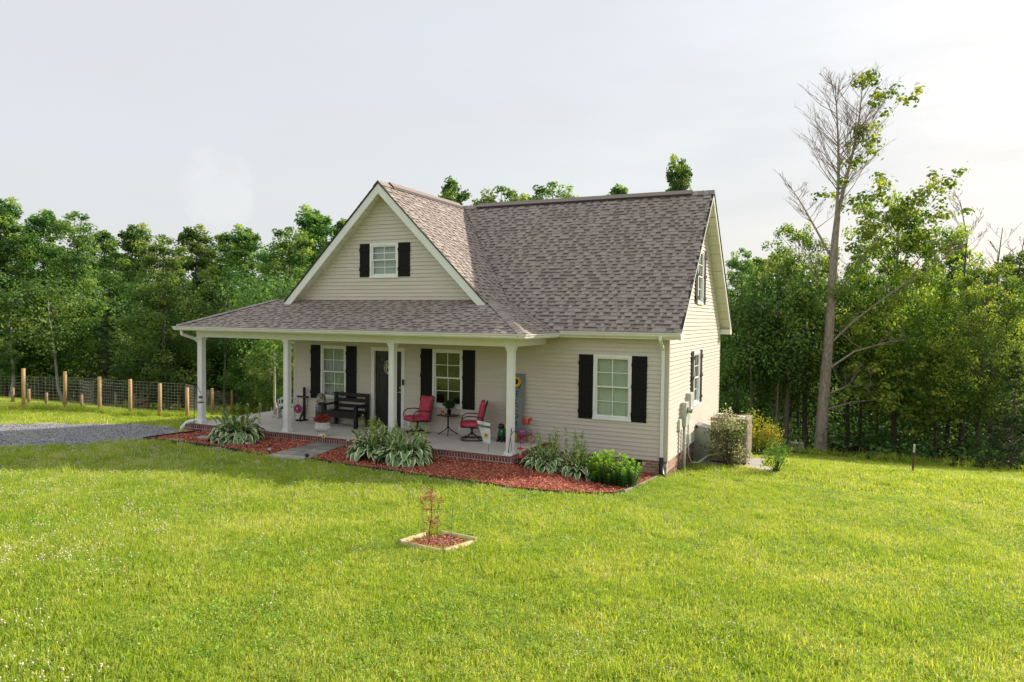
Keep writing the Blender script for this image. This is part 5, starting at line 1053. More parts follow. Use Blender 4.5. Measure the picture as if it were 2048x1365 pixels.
for i in range(26):
    f = g.uniform(.08,1); x0 = .04*math.sin(f*3); a = g.uniform(0,6.28); L_ = g.uniform(.05,.16)*(1 if f > .55 else .6); e = (x0+L_*math.cos(a), L_*math.sin(a), zt*f+g.uniform(-.02,.05)); mb.tube([(x0,0,zt*f),e], [.004,.002], 4, cap=False)
    m = 15; P.append(g.normal(size=(m,3))*[.035,.035,.022]+e); N_.append(g.normal(size=(m,3))+[0,0,.4])
P = np.concatenate(P); V, F = leaves(P, np.concatenate(N_), .042*g.uniform(.6,1.3,len(P)), g, .45); mb.build('stem', M['shrubstem'], t); link('foliage', npmesh('foliage', V, F, M['redleaf'], g.random(len(P))), t)
q2 = onG(875, 1088); zt = zat(875, 1010, q2)-q2[2]; t = thing('wire_cage', 'thin green wire cage around the red sapling', 'plant cage', tuple(q2)); M['greenwire'] = mat('green_wire', (.04,.10,.06), .5); mb = MB()
for z in (.03, zt*.35, zt*.7, zt): mb.torus((0,0,z), .2+.04*z/zt, .002, n=24, m=4)
mb.build('hoop', M['greenwire'], t)
for k in range(6): a = k*math.pi/3; MB().tube([(.2*math.cos(a),.2*math.sin(a),-.05),(.24*math.cos(a),.24*math.sin(a),zt+(.12 if k == 0 else .02))], .0022, 4).build('wire', M['greenwire'], t)

# ------------------------------------------------------------------ wire fence paddock
M['fencepost'] = mat('new_treated_post', (.50,.31,.14), .8, .15, 9, bump=.4, bscale=25, stretch=(4,4,.6)); M['oldpost'] = mat('weathered_post', (.30,.20,.11), .85, .2, 9, bump=.4, bscale=25, stretch=(4,4,.6)); M['wire'] = mat('galvanised_wire', (.40,.40,.38), .45, metal=.5)
def fence(posts, label, m, r, hw, nw, vstep, name='wire_fence', gate=None):
    Q = [(onG(u, b), zat(u, tp, onG(u, b))) for u, tp, b in posts]; c = Q[0][0]; t = thing(name, label, 'fence', tuple(c)); I = [(V3(q-c), z-c[2]) for q, z in Q]
    for p, z in I: MB().tube([p-V3((0,0,.2)), V3((p.x+random.uniform(-.02,.02), p.y, z))], r, 12).build('fence_post', m, t, True)
    for k, ((p0, z0), (p1, z1)) in enumerate(zip(I[:-1], I[1:])):
        if gate == k: continue
        mb = MB(); n = V3((p1.y-p0.y, p0.x-p1.x, 0)).normalized()*(r+.004); n = n if n.y < 0 else -n; L_ = (p1-p0).length
        wire = lambda a, b, rr: mb.tube([a+n, b+n], rr, 3, cap=False)
        for i in range(nw):
            f = i/(nw-1); g0 = p0+V3((0,0,.05+(hw-.05)*f)); g1 = p1+V3((0,0,.05+(hw-.05)*f)); wire(g0, g1, .0042)
        for i in range(int(L_/vstep)):
            g0 = p0.lerp(p1, i*vstep/L_); wire(g0+V3((0,0,.05)), g0+V3((0,0,hw)), .0022)
        mb.build('wire_panel', M['wire'], t)
    return t
FRONT = [(-34,731,822),(47.5,737.5,822),(130,743.5,821),(199.5,754,826),(260.5,759,832),(319.5,767.5,834),(374.5,776,837),(424.5,777,834.5),(463.8,780.7,831.5),(504,784,826),(541,790,821.5),(575,796,816.5)]
fence(FRONT, 'wire paddock fence with new round wooden posts beside the drive', M['fencepost'], .062, 1.22, 12, .11)
BACK = [(25.5,776,808),(58,778.5,809),(93,786,811.5),(129,789,814),(163.5,790,816),(198,789,816.5),(232,786,817),(269.5,787,819.5),(296.5,787,821),(324,788,823.5),(357,790,825.5),(391.5,789,826),(427,791,826)]
fence(BACK, 'far side of the paddock fence with weathered posts under the trees', M['oldpost'], .06, 1.1, 9, .3, gate=7)
a, b = onG(271, 819.5), onG(295, 821); c = (a+b)/2; zt = zat(283, 796, c)-c[2]; L_ = np.linalg.norm(b-a); t = thing('wooden_gate', 'grey board gate with diagonal brace in the far paddock fence', 'gate', tuple(c), math.atan2(b[1]-a[1], b[0]-a[0]))
for i in range(9): MB().box(-L_/2+i*L_/9+.006, -L_/2+(i+1)*L_/9-.006, -.012, .012, .06, zt).build('gate_board', M['oldpost'], t)
for z in (.2, zt-.15): MB().box(-L_/2, L_/2, -.035, -.012, z-.04, z+.04).build('rail', M['oldpost'], t)
MB().bar((-L_/2+.05,-.045,.25), (L_/2-.05,-.045,zt-.2), .02, .08, (0,0,1)).build('brace', M['drip'], t)

# ------------------------------------------------------------------ trees
M['bark'] = mat('grey_brown_bark', (.20,.16,.125), .9, c2=(.08,.062,.05), scale=7, stretch=(5,5,.8), bump=.8, bscale=18); M['palebark'] = mat('pale_birch_bark', (.55,.51,.45), .85, c2=(.24,.21,.18), scale=6, stretch=(2,2,5), bump=.4); M['sycbark'] = mat('sycamore_bark', (.40,.33,.275), .85, c2=(.21,.165,.135), scale=5, stretch=(3,3,.9), bump=.6)
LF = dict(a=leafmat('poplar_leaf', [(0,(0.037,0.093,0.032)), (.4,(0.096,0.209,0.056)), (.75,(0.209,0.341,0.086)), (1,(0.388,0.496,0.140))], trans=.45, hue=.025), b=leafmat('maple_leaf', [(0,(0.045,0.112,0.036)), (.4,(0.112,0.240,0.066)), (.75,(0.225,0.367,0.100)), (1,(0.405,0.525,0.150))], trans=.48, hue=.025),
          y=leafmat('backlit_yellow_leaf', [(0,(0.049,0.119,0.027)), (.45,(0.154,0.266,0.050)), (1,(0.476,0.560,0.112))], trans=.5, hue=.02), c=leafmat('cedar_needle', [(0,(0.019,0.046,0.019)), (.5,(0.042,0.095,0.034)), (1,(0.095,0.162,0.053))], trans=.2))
def env(kind, t):
    if kind == 'poplar': return np.clip(t*6+.45, 0, 1)*(1-t)**.58*1.05+.03
    if kind == 'round': return np.sin(np.pi*np.clip(t*.86+.12, 0, 1))**.65
    if kind == 'cone': return (1-t)**.9*np.clip(t*8+.6, 0, 1)+.03
    return np.sin(np.pi*np.clip(t*.8+.16, 0, 1))**.5
def build_tree(name, kind, Ht, cb, R, seed, lm, bark='bark', nclump=190, per=115, leaf=.17, tr=.16, sparse=0):
    """one tree, foot at the origin: tapered trunk with limbs, crown of leaf clumps between cb*Ht and Ht"""
    g = np.random.default_rng(seed); t = thing(name, '-', 'tree'); mb = MB(); k = 9; wob = np.cumsum(g.normal(0, .05, (k,2)), 0)*Ht/12; wob[0] = 0
    tp = [(wob[i,0], wob[i,1], Ht*.97*i/(k-1)) for i in range(k)]; mb.tube([(0,0,-.4)]+tp, [tr*1.5]+[tr*(1.18 if i == 0 else (1-.93*i/(k-1))) for i in range(k)], 10, cap=False)
    def axis(z): return np.array([np.interp(z, [p[2] for p in tp], [p[j] for p in tp]) for j in (0,1)])
    tt = np.clip(g.beta(1.0, 1.15, nclump), 0, .995); ph = g.uniform(0, 6.283, nclump); lob = 1+.22*np.cos(3*ph+7*tt+g.uniform(0,6))+.16*np.cos(5*ph-11*tt+g.uniform(0,6)); rr = R*env(kind, tt)*lob*np.where(g.random(nclump) < .75, g.uniform(.62,1.06,nclump), g.uniform(.1,.6,nclump))
    C = []; V = []; tone = []
    P = []; N_ = []; S_ = []
    for i in range(nclump):
        z = Ht*(cb+(1-cb)*tt[i]); ax = axis(z); c = np.array([ax[0]+rr[i]*math.cos(ph[i]), ax[1]+rr[i]*math.sin(ph[i]), z]); C.append(c)
        rc = R*(.20+.14*g.random())*(1.0 if kind != 'cone' else .6)*(1-.62*tt[i]); m = int(per*(1-.5*tt[i])*g.uniform(.6,1.35)); _ = int(per*g.uniform(.6,1.35)); d = g.normal(size=(m,3)); d /= np.linalg.norm(d, axis=1)[:,None]; rad = g.random((m,1))**.4
        sc = np.array([1.1,1.1,.95]) if kind != 'cone' else np.array([1.3,1.3,.6]); pp = c+d*rad*rc*sc
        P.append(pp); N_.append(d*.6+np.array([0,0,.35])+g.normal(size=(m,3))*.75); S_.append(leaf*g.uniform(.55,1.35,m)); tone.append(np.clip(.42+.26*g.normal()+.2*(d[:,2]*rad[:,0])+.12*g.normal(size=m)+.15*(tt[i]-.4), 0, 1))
        if i % 4 == 0 or kind == 'cone' and i % 3 == 0:
            zb = max(Ht*cb*.8, z-rr[i]*(.75 if kind != 'cone' else .1)-.2); b = axis(zb); mid = (np.array([b[0],b[1],zb])*.5+c*.5)+[0,0,rr[i]*.08]; r0 = tr*.34*(1-.7*zb/Ht); mb.tube([(b[0],b[1],zb), tuple(mid), tuple(c)], [r0,r0*.6,.012], 5, cap=False)
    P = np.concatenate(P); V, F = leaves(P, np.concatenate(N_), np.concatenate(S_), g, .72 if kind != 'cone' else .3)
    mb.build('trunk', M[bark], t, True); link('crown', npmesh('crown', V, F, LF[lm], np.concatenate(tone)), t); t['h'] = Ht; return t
PR = {}
PR['poplar'] = build_tree('poplar_tree', 'poplar', 15, .12, 3.0, 101, 'a', nclump=240, per=150)
PR['poplar2'] = build_tree('poplar_tree', 'poplar', 15, .18, 2.8, 102, 'a', nclump=220, per=150)
PR['poplar3'] = build_tree('poplar_tree', 'poplar', 15, .10, 3.1, 106, 'b', nclump=230, per=150)
PR['maple'] = build_tree('maple_tree', 'round', 10, .22, 3.0, 103, 'b', 'palebark', nclump=200, per=140, tr=.12)
PR['broad'] = build_tree('broadleaf_tree', 'broad', 14, .26, 3.9, 104, 'y', nclump=210, per=170, tr=.2)
PR['cedar'] = build_tree('cedar_tree', 'cone', 9, .04, 2.1, 105, 'c', nclump=260, per=80, leaf=.15, tr=.1)
used = set()
def px_foot(u, d):
    r = ray(u, 640); r = r/math.hypot(r[0], r[1]); r[2] = 0; f = d/(r[0]*_F[0]+r[1]*_F[1]); x, y = CAM[0]+r[0]*f, CAM[1]+r[1]*f; return np.array([x, y, h(x, y)])
def plant(kind, foot, Ht, wide, label, group=None, rz=None, name=None):
    o = PR[kind] if kind not in used else copy_tree(PR[kind]); used.add(kind); s = Ht/o['h']; o.location = (foot[0], foot[1], foot[2]-.05); o.rotation_euler = (0,0,random.uniform(0,6.28) if rz is None else rz); o.scale = (s*wide, s*wide, s)
    if name: o.name = name
    o['label'] = label; o['category'] = 'tree'
    if group: o['group'] = group
    elif 'group' in o: del o['group']
    return o
GL = 'tall leafy poplar in the wood edge behind the wire paddock'; gl = 'poplars behind the paddock'
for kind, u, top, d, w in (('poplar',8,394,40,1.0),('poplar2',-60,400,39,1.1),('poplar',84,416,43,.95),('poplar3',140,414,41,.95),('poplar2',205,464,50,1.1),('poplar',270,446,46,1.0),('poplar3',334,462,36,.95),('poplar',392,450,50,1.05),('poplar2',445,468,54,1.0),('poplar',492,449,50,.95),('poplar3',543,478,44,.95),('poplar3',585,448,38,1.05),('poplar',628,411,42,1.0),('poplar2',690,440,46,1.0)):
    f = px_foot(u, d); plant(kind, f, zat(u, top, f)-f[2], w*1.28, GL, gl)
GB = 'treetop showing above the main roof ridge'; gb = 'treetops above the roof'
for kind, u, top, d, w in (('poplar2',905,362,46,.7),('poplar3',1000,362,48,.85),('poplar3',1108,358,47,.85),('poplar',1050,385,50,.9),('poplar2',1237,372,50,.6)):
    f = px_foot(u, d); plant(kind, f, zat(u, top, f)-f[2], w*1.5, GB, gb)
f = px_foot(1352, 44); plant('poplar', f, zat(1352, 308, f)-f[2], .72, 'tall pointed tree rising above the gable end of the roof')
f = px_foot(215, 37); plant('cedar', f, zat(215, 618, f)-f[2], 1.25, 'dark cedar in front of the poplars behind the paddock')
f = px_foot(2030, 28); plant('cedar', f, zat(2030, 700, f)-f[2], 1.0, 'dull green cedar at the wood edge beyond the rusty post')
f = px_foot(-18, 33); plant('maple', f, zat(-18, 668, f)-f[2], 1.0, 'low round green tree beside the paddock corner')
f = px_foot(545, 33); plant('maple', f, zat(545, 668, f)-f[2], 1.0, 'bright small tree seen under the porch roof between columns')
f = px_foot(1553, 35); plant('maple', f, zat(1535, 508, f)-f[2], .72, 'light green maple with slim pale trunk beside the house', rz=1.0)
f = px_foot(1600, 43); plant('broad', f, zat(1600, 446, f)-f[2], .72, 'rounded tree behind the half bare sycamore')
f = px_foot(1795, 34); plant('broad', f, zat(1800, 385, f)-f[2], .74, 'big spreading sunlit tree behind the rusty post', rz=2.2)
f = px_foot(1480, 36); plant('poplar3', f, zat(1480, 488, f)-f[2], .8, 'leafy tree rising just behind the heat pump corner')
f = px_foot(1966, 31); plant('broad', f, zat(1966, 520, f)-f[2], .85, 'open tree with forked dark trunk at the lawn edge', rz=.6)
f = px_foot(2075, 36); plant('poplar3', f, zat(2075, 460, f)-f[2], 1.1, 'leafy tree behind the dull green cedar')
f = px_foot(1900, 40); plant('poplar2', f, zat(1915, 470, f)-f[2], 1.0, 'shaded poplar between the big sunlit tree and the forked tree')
for i, (x, y, hh, kd) in enumerate(((14.5,18.5,6,'cedar'),(17.5,18,7,'maple'),(20.5,16.5,6.5,'maple'))): plant(kd, np.array([x,y,h(x,y)]), hh, 1.1, ('unseen bushy cedar added to shade the lawn edge past the dull green cedar','first unseen low maple added to shade the lawn edge past the cedars','second unseen low maple added to shade the lawn edge past the cedars')[i])  # low trees out of view, added to cast shade on the far right lawn
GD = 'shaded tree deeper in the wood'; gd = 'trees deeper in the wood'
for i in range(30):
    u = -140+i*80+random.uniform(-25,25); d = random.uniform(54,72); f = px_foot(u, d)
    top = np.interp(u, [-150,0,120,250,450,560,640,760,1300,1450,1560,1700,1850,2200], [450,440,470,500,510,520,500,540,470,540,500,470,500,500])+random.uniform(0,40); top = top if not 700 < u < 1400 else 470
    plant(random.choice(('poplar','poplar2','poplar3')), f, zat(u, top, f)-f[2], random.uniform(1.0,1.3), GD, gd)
# slim understory trunks at the lawn edge
GT = 'slim bare trunk standing in the shade of the wood edge'
def trunk_tree(u, d, top, r, label, group=None, bark='bark'):
    f = px_foot(u, d); Ht = max(3, zat(u, top, f)-f[2]); t = thing('understory_tree', label, 'tree', tuple(f-[0,0,.05]), 0, group); g = np.random.default_rng(int(u)); k = 7; w = np.cumsum(g.normal(0,.06,(k,2)),0); w[0] = 0
    mb = MB().tube([(w[i,0],w[i,1],Ht*i/(k-1)) for i in range(k)], [r*(1.25 if i == 0 else 1-.75*i/(k-1)) for i in range(k)], 9, cap=False); P = []; N_ = []; tn = []
    for i in range(22):
        z = Ht*g.uniform(.45,1.0); a = g.uniform(0,6.28); L_ = g.uniform(.4,1.6); x0 = np.interp(z, np.linspace(0,Ht,k), w[:,0]); y0 = np.interp(z, np.linspace(0,Ht,k), w[:,1]); e = np.array([x0+L_*math.cos(a), y0+L_*math.sin(a), z+L_*.75]); mb.tube([(x0,y0,z),tuple(e)], [r*.16,.006], 5, cap=False); m = 150; d_ = g.normal(size=(m,3)); P.append(e+d_*[.5,.5,.32]); N_.append(d_+[0,0,.8]); tn.append(np.clip(g.normal(.45,.2)+g.normal(0,.12,m),0,1))
    P = np.concatenate(P); V, F = leaves(P, np.concatenate(N_), .15*g.uniform(.6,1.3,len(P)), g, .72); mb.build('trunk', M[bark], t, True); link('crown', npmesh('crown', V, F, LF['b'], np.concatenate(tn)), t)
for u, d, r in ((1575,34,.16),(1553,33.5,.07),(1616,36,.11),(1662,36,.08),(1700,36,.11),(1728,36,.08),(1760,39,.08),(1530,36,.09),(1838,38,.09),(1878,36,.08),(1500,34,.08),(1925,37,.08),(2000,38,.09)): trunk_tree(u, d, 600, r, GT, 'slim trunks at the wood edge')
for u, d, r in ((20,37,.10),(125,38,.09),(285,40,.08),(330,38,.09),(450,40,.08),(525,37,.07),(556,30,.06)): trunk_tree(u, d, 600, r, 'slim pale trunk among the trees behind the paddock', 'slim trunks behind the paddock', 'palebark')
# the tall half bare sycamore
sg = np.random.default_rng(77); f = onG(1640, 906.5); Ht = zat(1705, 152, f)-f[2]; t = thing('sycamore_tree', 'tall half bare sycamore with pale trunk and leaves on one side', 'tree', tuple(f-[0,0,.05])); k_ = mpp(f); mb = MB()
loc = lambda u, v, dy=0: np.array([(u-1640)*k_*_R[0]+dy*_F[0], (u-1640)*k_*_R[1]+dy*_F[1], zat(u, v, f)-f[2]])
def limb(pts, r0, r1, n=8): mb.tube([tuple(p) for p in pts], list(np.linspace(r0, r1, len(pts))), n, cap=False)
main = [loc(1640,912), loc(1641,880), loc(1645,780), loc(1651,680), loc(1655,580), loc(1658,480), loc(1662,430)]; limb(main, .30, .13, 12); mb.tube([(0,0,-.3), tuple(loc(1640,893))], [.42,.30], 12, cap=False)
lead1 = [loc(1660,440), loc(1662,360), loc(1660,290), loc(1655,220), loc(1650,165)]; lead2 = [loc(1662,430), loc(1680,370,.3), loc(1697,300,.4), loc(1706,230,.3), loc(1709,155,.2)]; limb(lead1, .085, .012); limb(lead2, .10, .012)
big = [[loc(1650,690), loc(1690,640,-.5), loc(1750,585,-1), loc(1820,535,-1.3), loc(1880,490,-1.4)], [loc(1653,600), loc(1690,560,.4), loc(1740,500,.6), loc(1800,430,.8), loc(1850,400,.8)], [loc(1647,740), loc(1690,700,-.6), loc(1750,680,-1), loc(1800,676,-1.2)], [loc(1645,790), loc(1680,770,-.4), loc(1730,765,-.8)], [loc(1656,520), loc(1625,450,.4), loc(1600,400,.6), loc(1575,360,.7)], [loc(1643,820), loc(1690,800,-.5), loc(1760,790,-.9)]]
for b in big: limb(b, .06, .01)
tips = []; 
def twigs(path, n, L, spread, up, r, t0=.25):
    path = np.array(path); seg = np.linspace(0, 1, len(path))
    for i in range(n):
        s = t0+(1-t0)*sg.random(); p = np.array([np.interp(s, seg, path[:,j]) for j in range(3)]); a = sg.uniform(0,6.283); d = np.array([math.cos(a)*spread, math.sin(a)*spread, up])+sg.normal(0,.18,3); d /= np.linalg.norm(d); l = L*(1.15-.75*s)*sg.uniform(.6,1.2); q = p+d*l*.5+[0,0,.02*l]; e = q+(d+[0,0,.35])*l*.5; mb.tube([tuple(p),tuple(q),tuple(e)], [r*(.8-.45*s),r*.4,.005], 5, cap=False)
        for j in range(5):
            w = sg.uniform(.3,1); b = p+(e-p)*w; a2 = sg.uniform(0,6.283); d2 = d*.7+np.array([math.cos(a2),math.sin(a2),.6])*.6; l2 = l*.42*sg.uniform(.5,1.1); e2 = b+d2*l2; mb.tube([tuple(b),tuple(e2)], [.008,.004], 4, cap=False)
            for m_ in range(3):
                b3 = b+(e2-b)*sg.uniform(.3,1); a3 = sg.uniform(0,6.283); e3 = b3+(d2*.6+np.array([math.cos(a3),math.sin(a3),.5])*.5)*l2*.5; mb.tube([tuple(b3),tuple(e3)], [.006,.003], 3, cap=False); tips.append((b3,e3))
twigs(lead1, 40, 2.4, .75, .75, .035, .12); twigs(lead2, 40, 2.5, .8, .7, .035, .1)
for b, n_ in zip(big, (14,14,5,4,16,4)): twigs(b, n_, 1.5, .8, .5, .03, .3)
mb.build('trunk', M['sycbark'], t, True); P = []; N_ = []; tn = []
for u, v, ru, n in ((1705,165,20,7),(1740,190,22,5),(1770,205,18,4),(1712,265,20,6),(1730,285,20,4),(1690,320,18,5),(1655,380,14,3),(1745,365,25,6),(1700,400,30,6),(1740,425,40,11),(1790,430,40,11),(1835,390,35,8),(1880,365,18,4),(1860,430,26,6),(1700,480,45,10),(1770,490,50,12),(1830,470,45,10),(1680,560,40,6),(1760,570,50,10),(1820,560,45,9),(1720,690,45,18),(1790,680,45,18),(1770,750,45,18),(1710,745,30,12),(1740,800,40,14),(1690,775,30,8),(1680,640,26,4),(1740,630,40,7),(1850,500,36,7),(1820,780,45,16),(1840,840,35,14),(1760,790,40,10),(1805,815,35,10),(1860,800,30,8)):
    for i in range(n):
        c = loc(u+sg.normal(0,ru*.55), v+sg.normal(0,ru*.45), sg.normal(0,.7)-.3); m = 34; d_ = sg.normal(size=(m,3)); P.append(c+d_*[.2,.2,.13]); N_.append(d_*.8+[0,0,.6]); tn.append(np.clip(sg.normal(.55,.18)+sg.normal(0,.12,m),0,1))
P = np.concatenate(P); V, F = leaves(P, np.concatenate(N_), .17*sg.uniform(.6,1.35,len(P)), sg, .8); link('crown', npmesh('crown', V, F, LF['y'], np.concatenate(tn)), t)
# bare dead tops in the wood
for u, d, top, base in ((1932,33,402,900),(1990,35,455,900),(1620,37,505,900),(2030,37,470,900)):
    f = px_foot(u, d); Ht = zat(u, top, f)-f[2]; t = thing('dead_tree', 'bare dead grey treetop poking above the wood', 'tree', tuple(f-[0,0,.05]), 0, 'dead treetops'); mb = MB(); path = [(sg.normal(0,.04)*i, sg.normal(0,.04)*i, Ht*i/7) for i in range(8)]; mb.tube(path, list(np.linspace(.13,.015,8)), 8, cap=False); twigs(path, 26, 1.9, .7, .75, .022, .5); mb.build('trunk', M['bark'], t, True)
# stump
q = onG(1593, 906.5); R0 = 13*mpp(q); zt = zat(1593, 886, q)-q[2]; t = thing('tree_stump', 'sawn grey tree stump at the edge of the lawn', 'stump', tuple(q)); mb = MB(); n = 20
ring = lambda s, z: [(s*R0*(1+.07*math.sin(3*a+z)+.05*math.sin(7*a))*math.cos(a), s*R0*(1+.07*math.sin(3*a+z)+.05*math.sin(7*a))*math.sin(a), z) for a in [2*math.pi*j/n for j in range(n)]]
mb.add(ring(1.25,-.1)+ring(1.05,.1)+ring(.98,zt), [(i*n+j, i*n+(j+1) % n, (i+1)*n+(j+1) % n, (i+1)*n+j) for i in range(2) for j in range(n)]); mb.build('bark', M['sycbark'], t, True); MB().add(ring(.97,zt), [tuple(range(n))]).build('cut_face', mat('sawn_wood', (.55,.46,.36), .85, .2, 12), t)
# brush and saplings under the trees, one mass
g = np.random.default_rng(55); P = []; N_ = []; tn = []
def brush(x, y, n, r, zc, tone):
    z0 = h(x, y); d_ = g.normal(size=(n,3)); P.append(np.array([x,y,z0+zc])+d_*[r,r,r*.6]); N_.append(d_*.5+[0,0,.7]+g.normal(size=(n,3))*.4); tn.append(np.clip(tone+g.normal(0,.14,n),0,1))
for i in range(700):
    x = g.uniform(-62,26); e = float(woodedge(x)); y = e+g.uniform(.3,16); 
    if -12 < x < 1.5 and y < 20: continue
    rt = x > 0
    brush(x, y, 60, g.uniform(.4,.9)*(.6 if rt else 1), g.uniform(.2,.9 if rt else 2.6), g.uniform(.1,.6))
for i in range(420):
    x = g.uniform(-4,30); brush(x, float(woodedge(x))+g.uniform(5,15), 60, g.uniform(.6,1.1), g.uniform(.3,4.2), g.uniform(0,.4))
P = np.concatenate(P); P[:,2] = np.maximum(P[:,2], H(P[:,0],P[:,1])+.05); V, F = leaves(P, np.concatenate(N_), .19*g.uniform(.6,1.3,len(P)), g, .7)
tag(link('undergrowth', npmesh('undergrowth', V, F, LF['a'], np.concatenate(tn))), 'shaded leafy undergrowth along the foot of the wood', 'undergrowth', kind='stuff')

# the far mass of the wood behind the trees one can tell apart
P = []; N_ = []; tn = []
for i in range(900):
    a = YAW+g.uniform(-.95,.95); r = g.uniform(56,84); x, y = CAM[0]-r*math.sin(a), CAM[1]+r*math.cos(a); z0 = h(x, y); hh = g.uniform(.2,8.5); d_ = g.normal(size=(26,3)); P.append(np.array([x,y,z0+hh])+d_*[1.5,1.5,1.1]); N_.append(d_*.5+[0,0,.4]+g.normal(size=(26,3))*.5); tn.append(np.clip(g.uniform(.05,.5)+g.normal(0,.14,26),0,1))
P = np.concatenate(P); V, F = leaves(P, np.concatenate(N_), .62*g.uniform(.6,1.3,len(P)), g, .8)
tag(link('far_wood', npmesh('far_wood', V, F, LF['a'], np.concatenate(tn))), 'dense leafy mass of the far wood behind the nearer trees', 'wood', kind='stuff')
# ------------------------------------------------------------------ grass
def grassmat():
    m = bpy.data.materials.new('grass_blade'); m.use_nodes = True; t = m.node_tree; L = t.links.new; N = t.nodes.new; b = t.nodes['Principled BSDF']; o = t.nodes['Material Output']; b.inputs['Roughness'].default_value = .5; b.inputs['Specular IOR Level'].default_value = .35
    ge = N('ShaderNodeNewGeometry'); n1 = N('ShaderNodeTexNoise'); n1.inputs['Scale'].default_value = .9; n1.inputs['Detail'].default_value = 4; L(ge.outputs['Position'], n1.inputs['Vector'])
    a = N('ShaderNodeAttribute'); a.attribute_name = 'tone'; oi = N('ShaderNodeObjectInfo')
    s1 = N('ShaderNodeMath'); s1.operation = 'MULTIPLY_ADD'; s1.inputs[1].default_value = .45; L(oi.outputs['Random'], s1.inputs[0]); L(a.outputs['Fac'], s1.inputs[2])
    s2 = N('ShaderNodeMath'); s2.operation = 'MULTIPLY_ADD'; s2.inputs[1].default_value = 1.15; L(n1.outputs[0], s2.inputs[0]); L(s1.outputs[0], s2.inputs[2])
    mr = N('ShaderNodeMapRange'); mr.inputs[1].default_value = .3; mr.inputs[2].default_value = 1.7; L(s2.outputs[0], mr.inputs[0])
    cr = N('ShaderNodeValToRGB'); e = cr.color_ramp.elements
    for i, (p, c) in enumerate([(0,(.13,.26,.022)), (.33,(.29,.44,.045)), (.6,(.45,.56,.07)), (.82,(.58,.62,.15)), (1,(.74,.70,.40))]):
        q = e[i] if i < 2 else e.new(p)
        q.position = p; q.color = (*c, 1)
    L(mr.outputs[0], cr.inputs[0]); L(cr.outputs[0], b.inputs['Base Color']); tl = N('ShaderNodeBsdfTranslucent'); g = N('ShaderNodeVectorMath'); g.operation = 'MULTIPLY'; g.inputs[1].default_value = (1.2,1.15,.5); L(cr.outputs[0], g.inputs[0]); L(g.outputs[0], tl.inputs[0])
    ms = N('ShaderNodeMixShader'); ms.inputs[0].default_value = .5; L(b.outputs[0], ms.inputs[1]); L(tl.outputs[0], ms.inputs[2]); L(ms.outputs[0], o.inputs[0]); return m
M['grass'] = grassmat(); M['clover'] = mat('clover_bloom', (.75,.68,.52), .8, .15, 20)
def tuft(seed, n, hgt, spread, wid):
    g = np.random.default_rng(seed); V = []; F = []; tone = []
    for i in range(n):
        a = g.uniform(0,6.283); r = spread*math.sqrt(g.random()); b = np.array([r*math.cos(a), r*math.sin(a), -.01]); d = a+g.normal(0,1.0); hh = hgt*g.uniform(.45,1.25); lean = g.uniform(.15,1.1); w = wid*g.uniform(.6,1.3); ta = g.uniform(0,6.283); s = np.array([-math.sin(ta), math.cos(ta), 0])*w/2; k = len(V); L_ = np.array([math.cos(d), math.sin(d), 0])
        p1 = b+np.array([0,0,hh*.5])+L_*hh*lean*.18; p2 = b+np.array([0,0,hh*.85])+L_*hh*lean*.5; p3 = b+np.array([0,0,hh*(1-.3*lean)])+L_*hh*lean*.95
        V += [b-s, b+s, p1+s, p1-s, p2+s*.75, p2-s*.75, p3+s*.1, p3-s*.1]; F += [(k,k+1,k+2,k+3), (k+3,k+2,k+4,k+5), (k+5,k+4,k+6,k+7)]; tn = g.beta(2,3.5)*.75; tn = tn+.5 if g.random() < .10 else tn; tone += [tn*.8, tn, tn]
    return npmesh('grass_tuft', np.array(V), np.array(F), M['grass'], tone)
def clover(seed):
    g = np.random.default_rng(seed); mb = MB()
    for i in range(4):
        x, y = g.normal(0,.05,2); z = g.uniform(.05,.09); mb.ball((x,y,z), 0.0075, 7, 5, sc=(1,1,.9)); mb.tube([(x*.6,y*.6,0),(x,y,z)], .0015, 3, cap=False)
    return mb.mesh('clover', M['clover'], True)
def clover_leaf(seed):
    g = np.random.default_rng(seed); n = 26; P = g.normal(0,.07,(n,3)); P[:,2] = g.uniform(.02,.055,n); V, F = leaves(P, g.normal(0,.45,(n,3))+[0,0,1], g.uniform(.016,.026,n), g, .95); return npmesh('clover_leaf', V, F, M['cloverleaf'], g.random(n))
M['cloverleaf'] = leafmat('clover_leaf_green', [(0,(.16,.31,.04)), (.5,(.27,.45,.065)), (1,(.42,.56,.12))], trans=.4, obvar=.2)
def libcol(name, meshes):
    c = bpy.data.collections.new(name)
    for me in meshes: c.objects.link(bpy.data.objects.new(me.name, me))
    return c
C1 = libcol('grass_tufts', [tuft(i, 20, .075, .085, .0058) for i in range(6)]); C2 = libcol('coarse_tufts', [tuft(20+i, 16, .09, .14, .012) for i in range(5)]); C3 = libcol('clover_heads', [clover(i) for i in range(4)]); C4 = libcol('tall_tufts', [tuft(40+i, 14, .26, .07, .009) for i in range(4)])
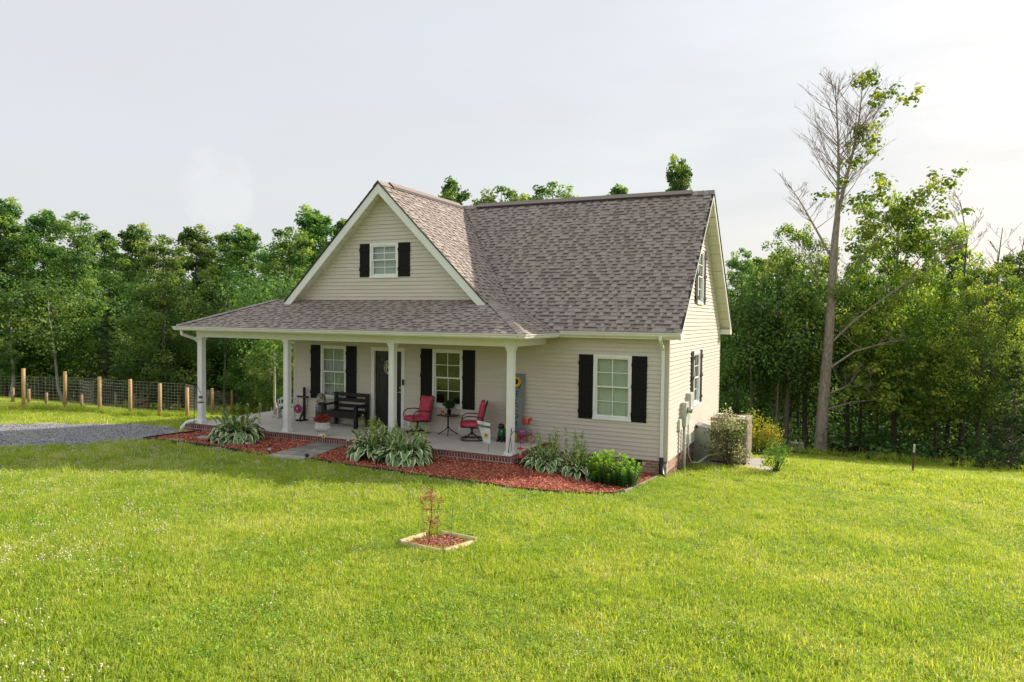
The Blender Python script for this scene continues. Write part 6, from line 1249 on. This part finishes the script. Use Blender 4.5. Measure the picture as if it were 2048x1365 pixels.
def scatter(name, P, scl, coll, label, cat, tilt=.25):
    me = bpy.data.meshes.new(name); me.vertices.add(len(P)); me.vertices.foreach_set('co', np.asarray(P, np.float32).ravel()); a = me.attributes.new('scl', 'FLOAT', 'POINT'); a.data.foreach_set('value', np.asarray(scl, np.float32)); me.update(); me.materials.append(M['grass'])
    ng = bpy.data.node_groups.new(name, 'GeometryNodeTree'); ng.interface.new_socket('Geometry', in_out='INPUT', socket_type='NodeSocketGeometry'); ng.interface.new_socket('Geometry', in_out='OUTPUT', socket_type='NodeSocketGeometry')
    N = ng.nodes.new; L = ng.links.new; gi = N('NodeGroupInput'); go = N('NodeGroupOutput'); ip = N('GeometryNodeInstanceOnPoints'); ci = N('GeometryNodeCollectionInfo'); ci.inputs['Collection'].default_value = coll; ci.inputs['Separate Children'].default_value = True; ci.inputs['Reset Children'].default_value = True
    rv = N('FunctionNodeRandomValue'); rv.data_type = 'FLOAT_VECTOR'; rv.inputs['Min'].default_value = (-tilt,-tilt,0); rv.inputs['Max'].default_value = (tilt,tilt,6.283); na = N('GeometryNodeInputNamedAttribute'); na.data_type = 'FLOAT'; na.inputs['Name'].default_value = 'scl'
    L(gi.outputs[0], ip.inputs['Points']); L(ci.outputs[0], ip.inputs['Instance']); ip.inputs['Pick Instance'].default_value = True; L(rv.outputs[0], ip.inputs['Rotation']); L(na.outputs[0], ip.inputs['Scale']); L(ip.outputs[0], go.inputs[0])
    o = link(name, me); md = o.modifiers.new('scatter', 'NODES'); md.node_group = ng; tag(o, label, cat, kind='stuff'); return o
def vnoise(x, y, s, seed):
    g = np.random.default_rng(seed); T = g.random((64,64)); u = x/s; v = y/s; i = np.floor(u).astype(int); j = np.floor(v).astype(int); f = u-i; k = v-j; f = f*f*(3-2*f); k = k*k*(3-2*k); a = T[i%64,j%64]; b = T[(i+1)%64,j%64]; c = T[i%64,(j+1)%64]; d = T[(i+1)%64,(j+1)%64]; return a*(1-f)*(1-k)+b*f*(1-k)+c*(1-f)*k+d*f*k
NOG = [BED_L, BED_R, PATH, [(-13.25,-2.3),(-2.84,-2.3),(-2.84,.05),(.04,.05),(.04,7.3),(-13.3,8.3)], SB, [(UX0-.2,UY0-.35),(UX1+.35,UY0-.35),(UX1+.35,UY1+.2),(UX0-.2,UY1+.2)], [(UX1+.1,UY0-.5),(UX1+.7,UY0-.5),(UX1+.7,UY0),(UX1+.1,UY0)]]
def lawnpts(r0, r1, dens, margin=.95):
    """points over the lawn sector that can be seen from around the viewpoint, thinning with distance"""
    n = int(margin*(r1*r1-r0*r0)*dens); r = np.sqrt(rng.uniform(r0*r0, r1*r1, n)); a = YAW+rng.uniform(-margin, margin, n); x = CAM[0]-r*np.sin(a); y = CAM[1]+r*np.cos(a); k = y < woodedge(x)+1.5*vnoise(x, y, 2.2, 3)
    for p in NOG: k &= ~inpoly(x, y, p)
    d = inpoly(x, y, DRIVE); k &= ~d | ((rng.random(n) < .05) & (vnoise(x, y, 1.1, 9) > .62)); return x[k], y[k]
def place(x, y, s0):
    v = vnoise(x, y, .8, 1)*.6+vnoise(x, y, 3.1, 2)*.4; return np.stack([x, y, H(x, y)], -1), s0*(.6+.75*v)*rng.uniform(.75,1.25,len(x))
x, y = lawnpts(3.5, 10.5, 330); P, s = place(x, y, 1.0); scatter('lawn_grass', P, s, C1, 'short bright mown grass of the front lawn', 'grass')
x, y = lawnpts(10.5, 17, 210); P, s = place(x, y, 1.05); scatter('lawn_grass', P, s, C1, 'short bright mown grass around the house', 'grass')
x, y = lawnpts(17, 45, 55, .85); P, s = place(x, y, 1.0); scatter('lawn_grass', P, s, C2, 'mown grass of the back lawn by the woods', 'grass')
x, y = lawnpts(4, 20, 16); k = vnoise(x, y, 1.4, 4) > .56; x, y = x[k], y[k]; P, s = place(x, y, .62); scatter('coarse_grass', P, s, C4, 'longer coarse grass clumps in the front lawn', 'grass')
x, y = lawnpts(4, 17, 75); k = vnoise(x, y, 1.3, 14)*.3+vnoise(x, y, .3, 15)*.4+rng.random(len(x))*.3 > .56; x, y = x[k], y[k]; scatter('clover_leaves', np.stack([x, y, H(x, y)+.012], -1), rng.uniform(.7,1.3,len(x)), libcol('clover_leaf_tufts', [clover_leaf(i) for i in range(4)]), 'patches of dark clover leaves in the lawn', 'clover')
# clover bloom drifts, thickest toward the drive
x, y = lawnpts(5, 22, 26); w = .30+.55*_ss(2, -9, x)+.25*_ss(-9, -4, y); k = (vnoise(x, y, 2.3, 6)*.35+vnoise(x, y, .6, 7)*.25+rng.random(len(x))*.5 > 1.07-w*.75); x, y = x[k], y[k]; scatter('clover', np.stack([x, y, H(x, y)], -1), rng.uniform(.7,1.25,len(x)), C3, 'white clover blooms scattered through the lawn', 'clover')
# tall fringe along fence and wood edge
pts = []
for (u0,_,b0), (u1,_,b1) in zip(FRONT[:-2], FRONT[1:-1]):
    a, b = onG(u0, b0)[:2], onG(u1, b1)[:2]
    for i in range(90): q = a+(b-a)*random.random()+rng.normal(0,.18,2); pts.append((q[0], q[1], .55+.5*random.random()))
for i in range(2600):
    xx = rng.uniform(-45, 18); yy = float(woodedge(xx))+rng.normal(.2,.8); pts.append((xx, yy, .6+1.0*random.random()))
pts = np.array(pts); k = ~inpoly(pts[:,0], pts[:,1], NOG[3]); pts = pts[k]; scatter('rough_grass', np.stack([pts[:,0], pts[:,1], H(pts[:,0], pts[:,1])], -1), pts[:,2], C4, 'tall rough grass along the fence and the wood edge', 'grass')
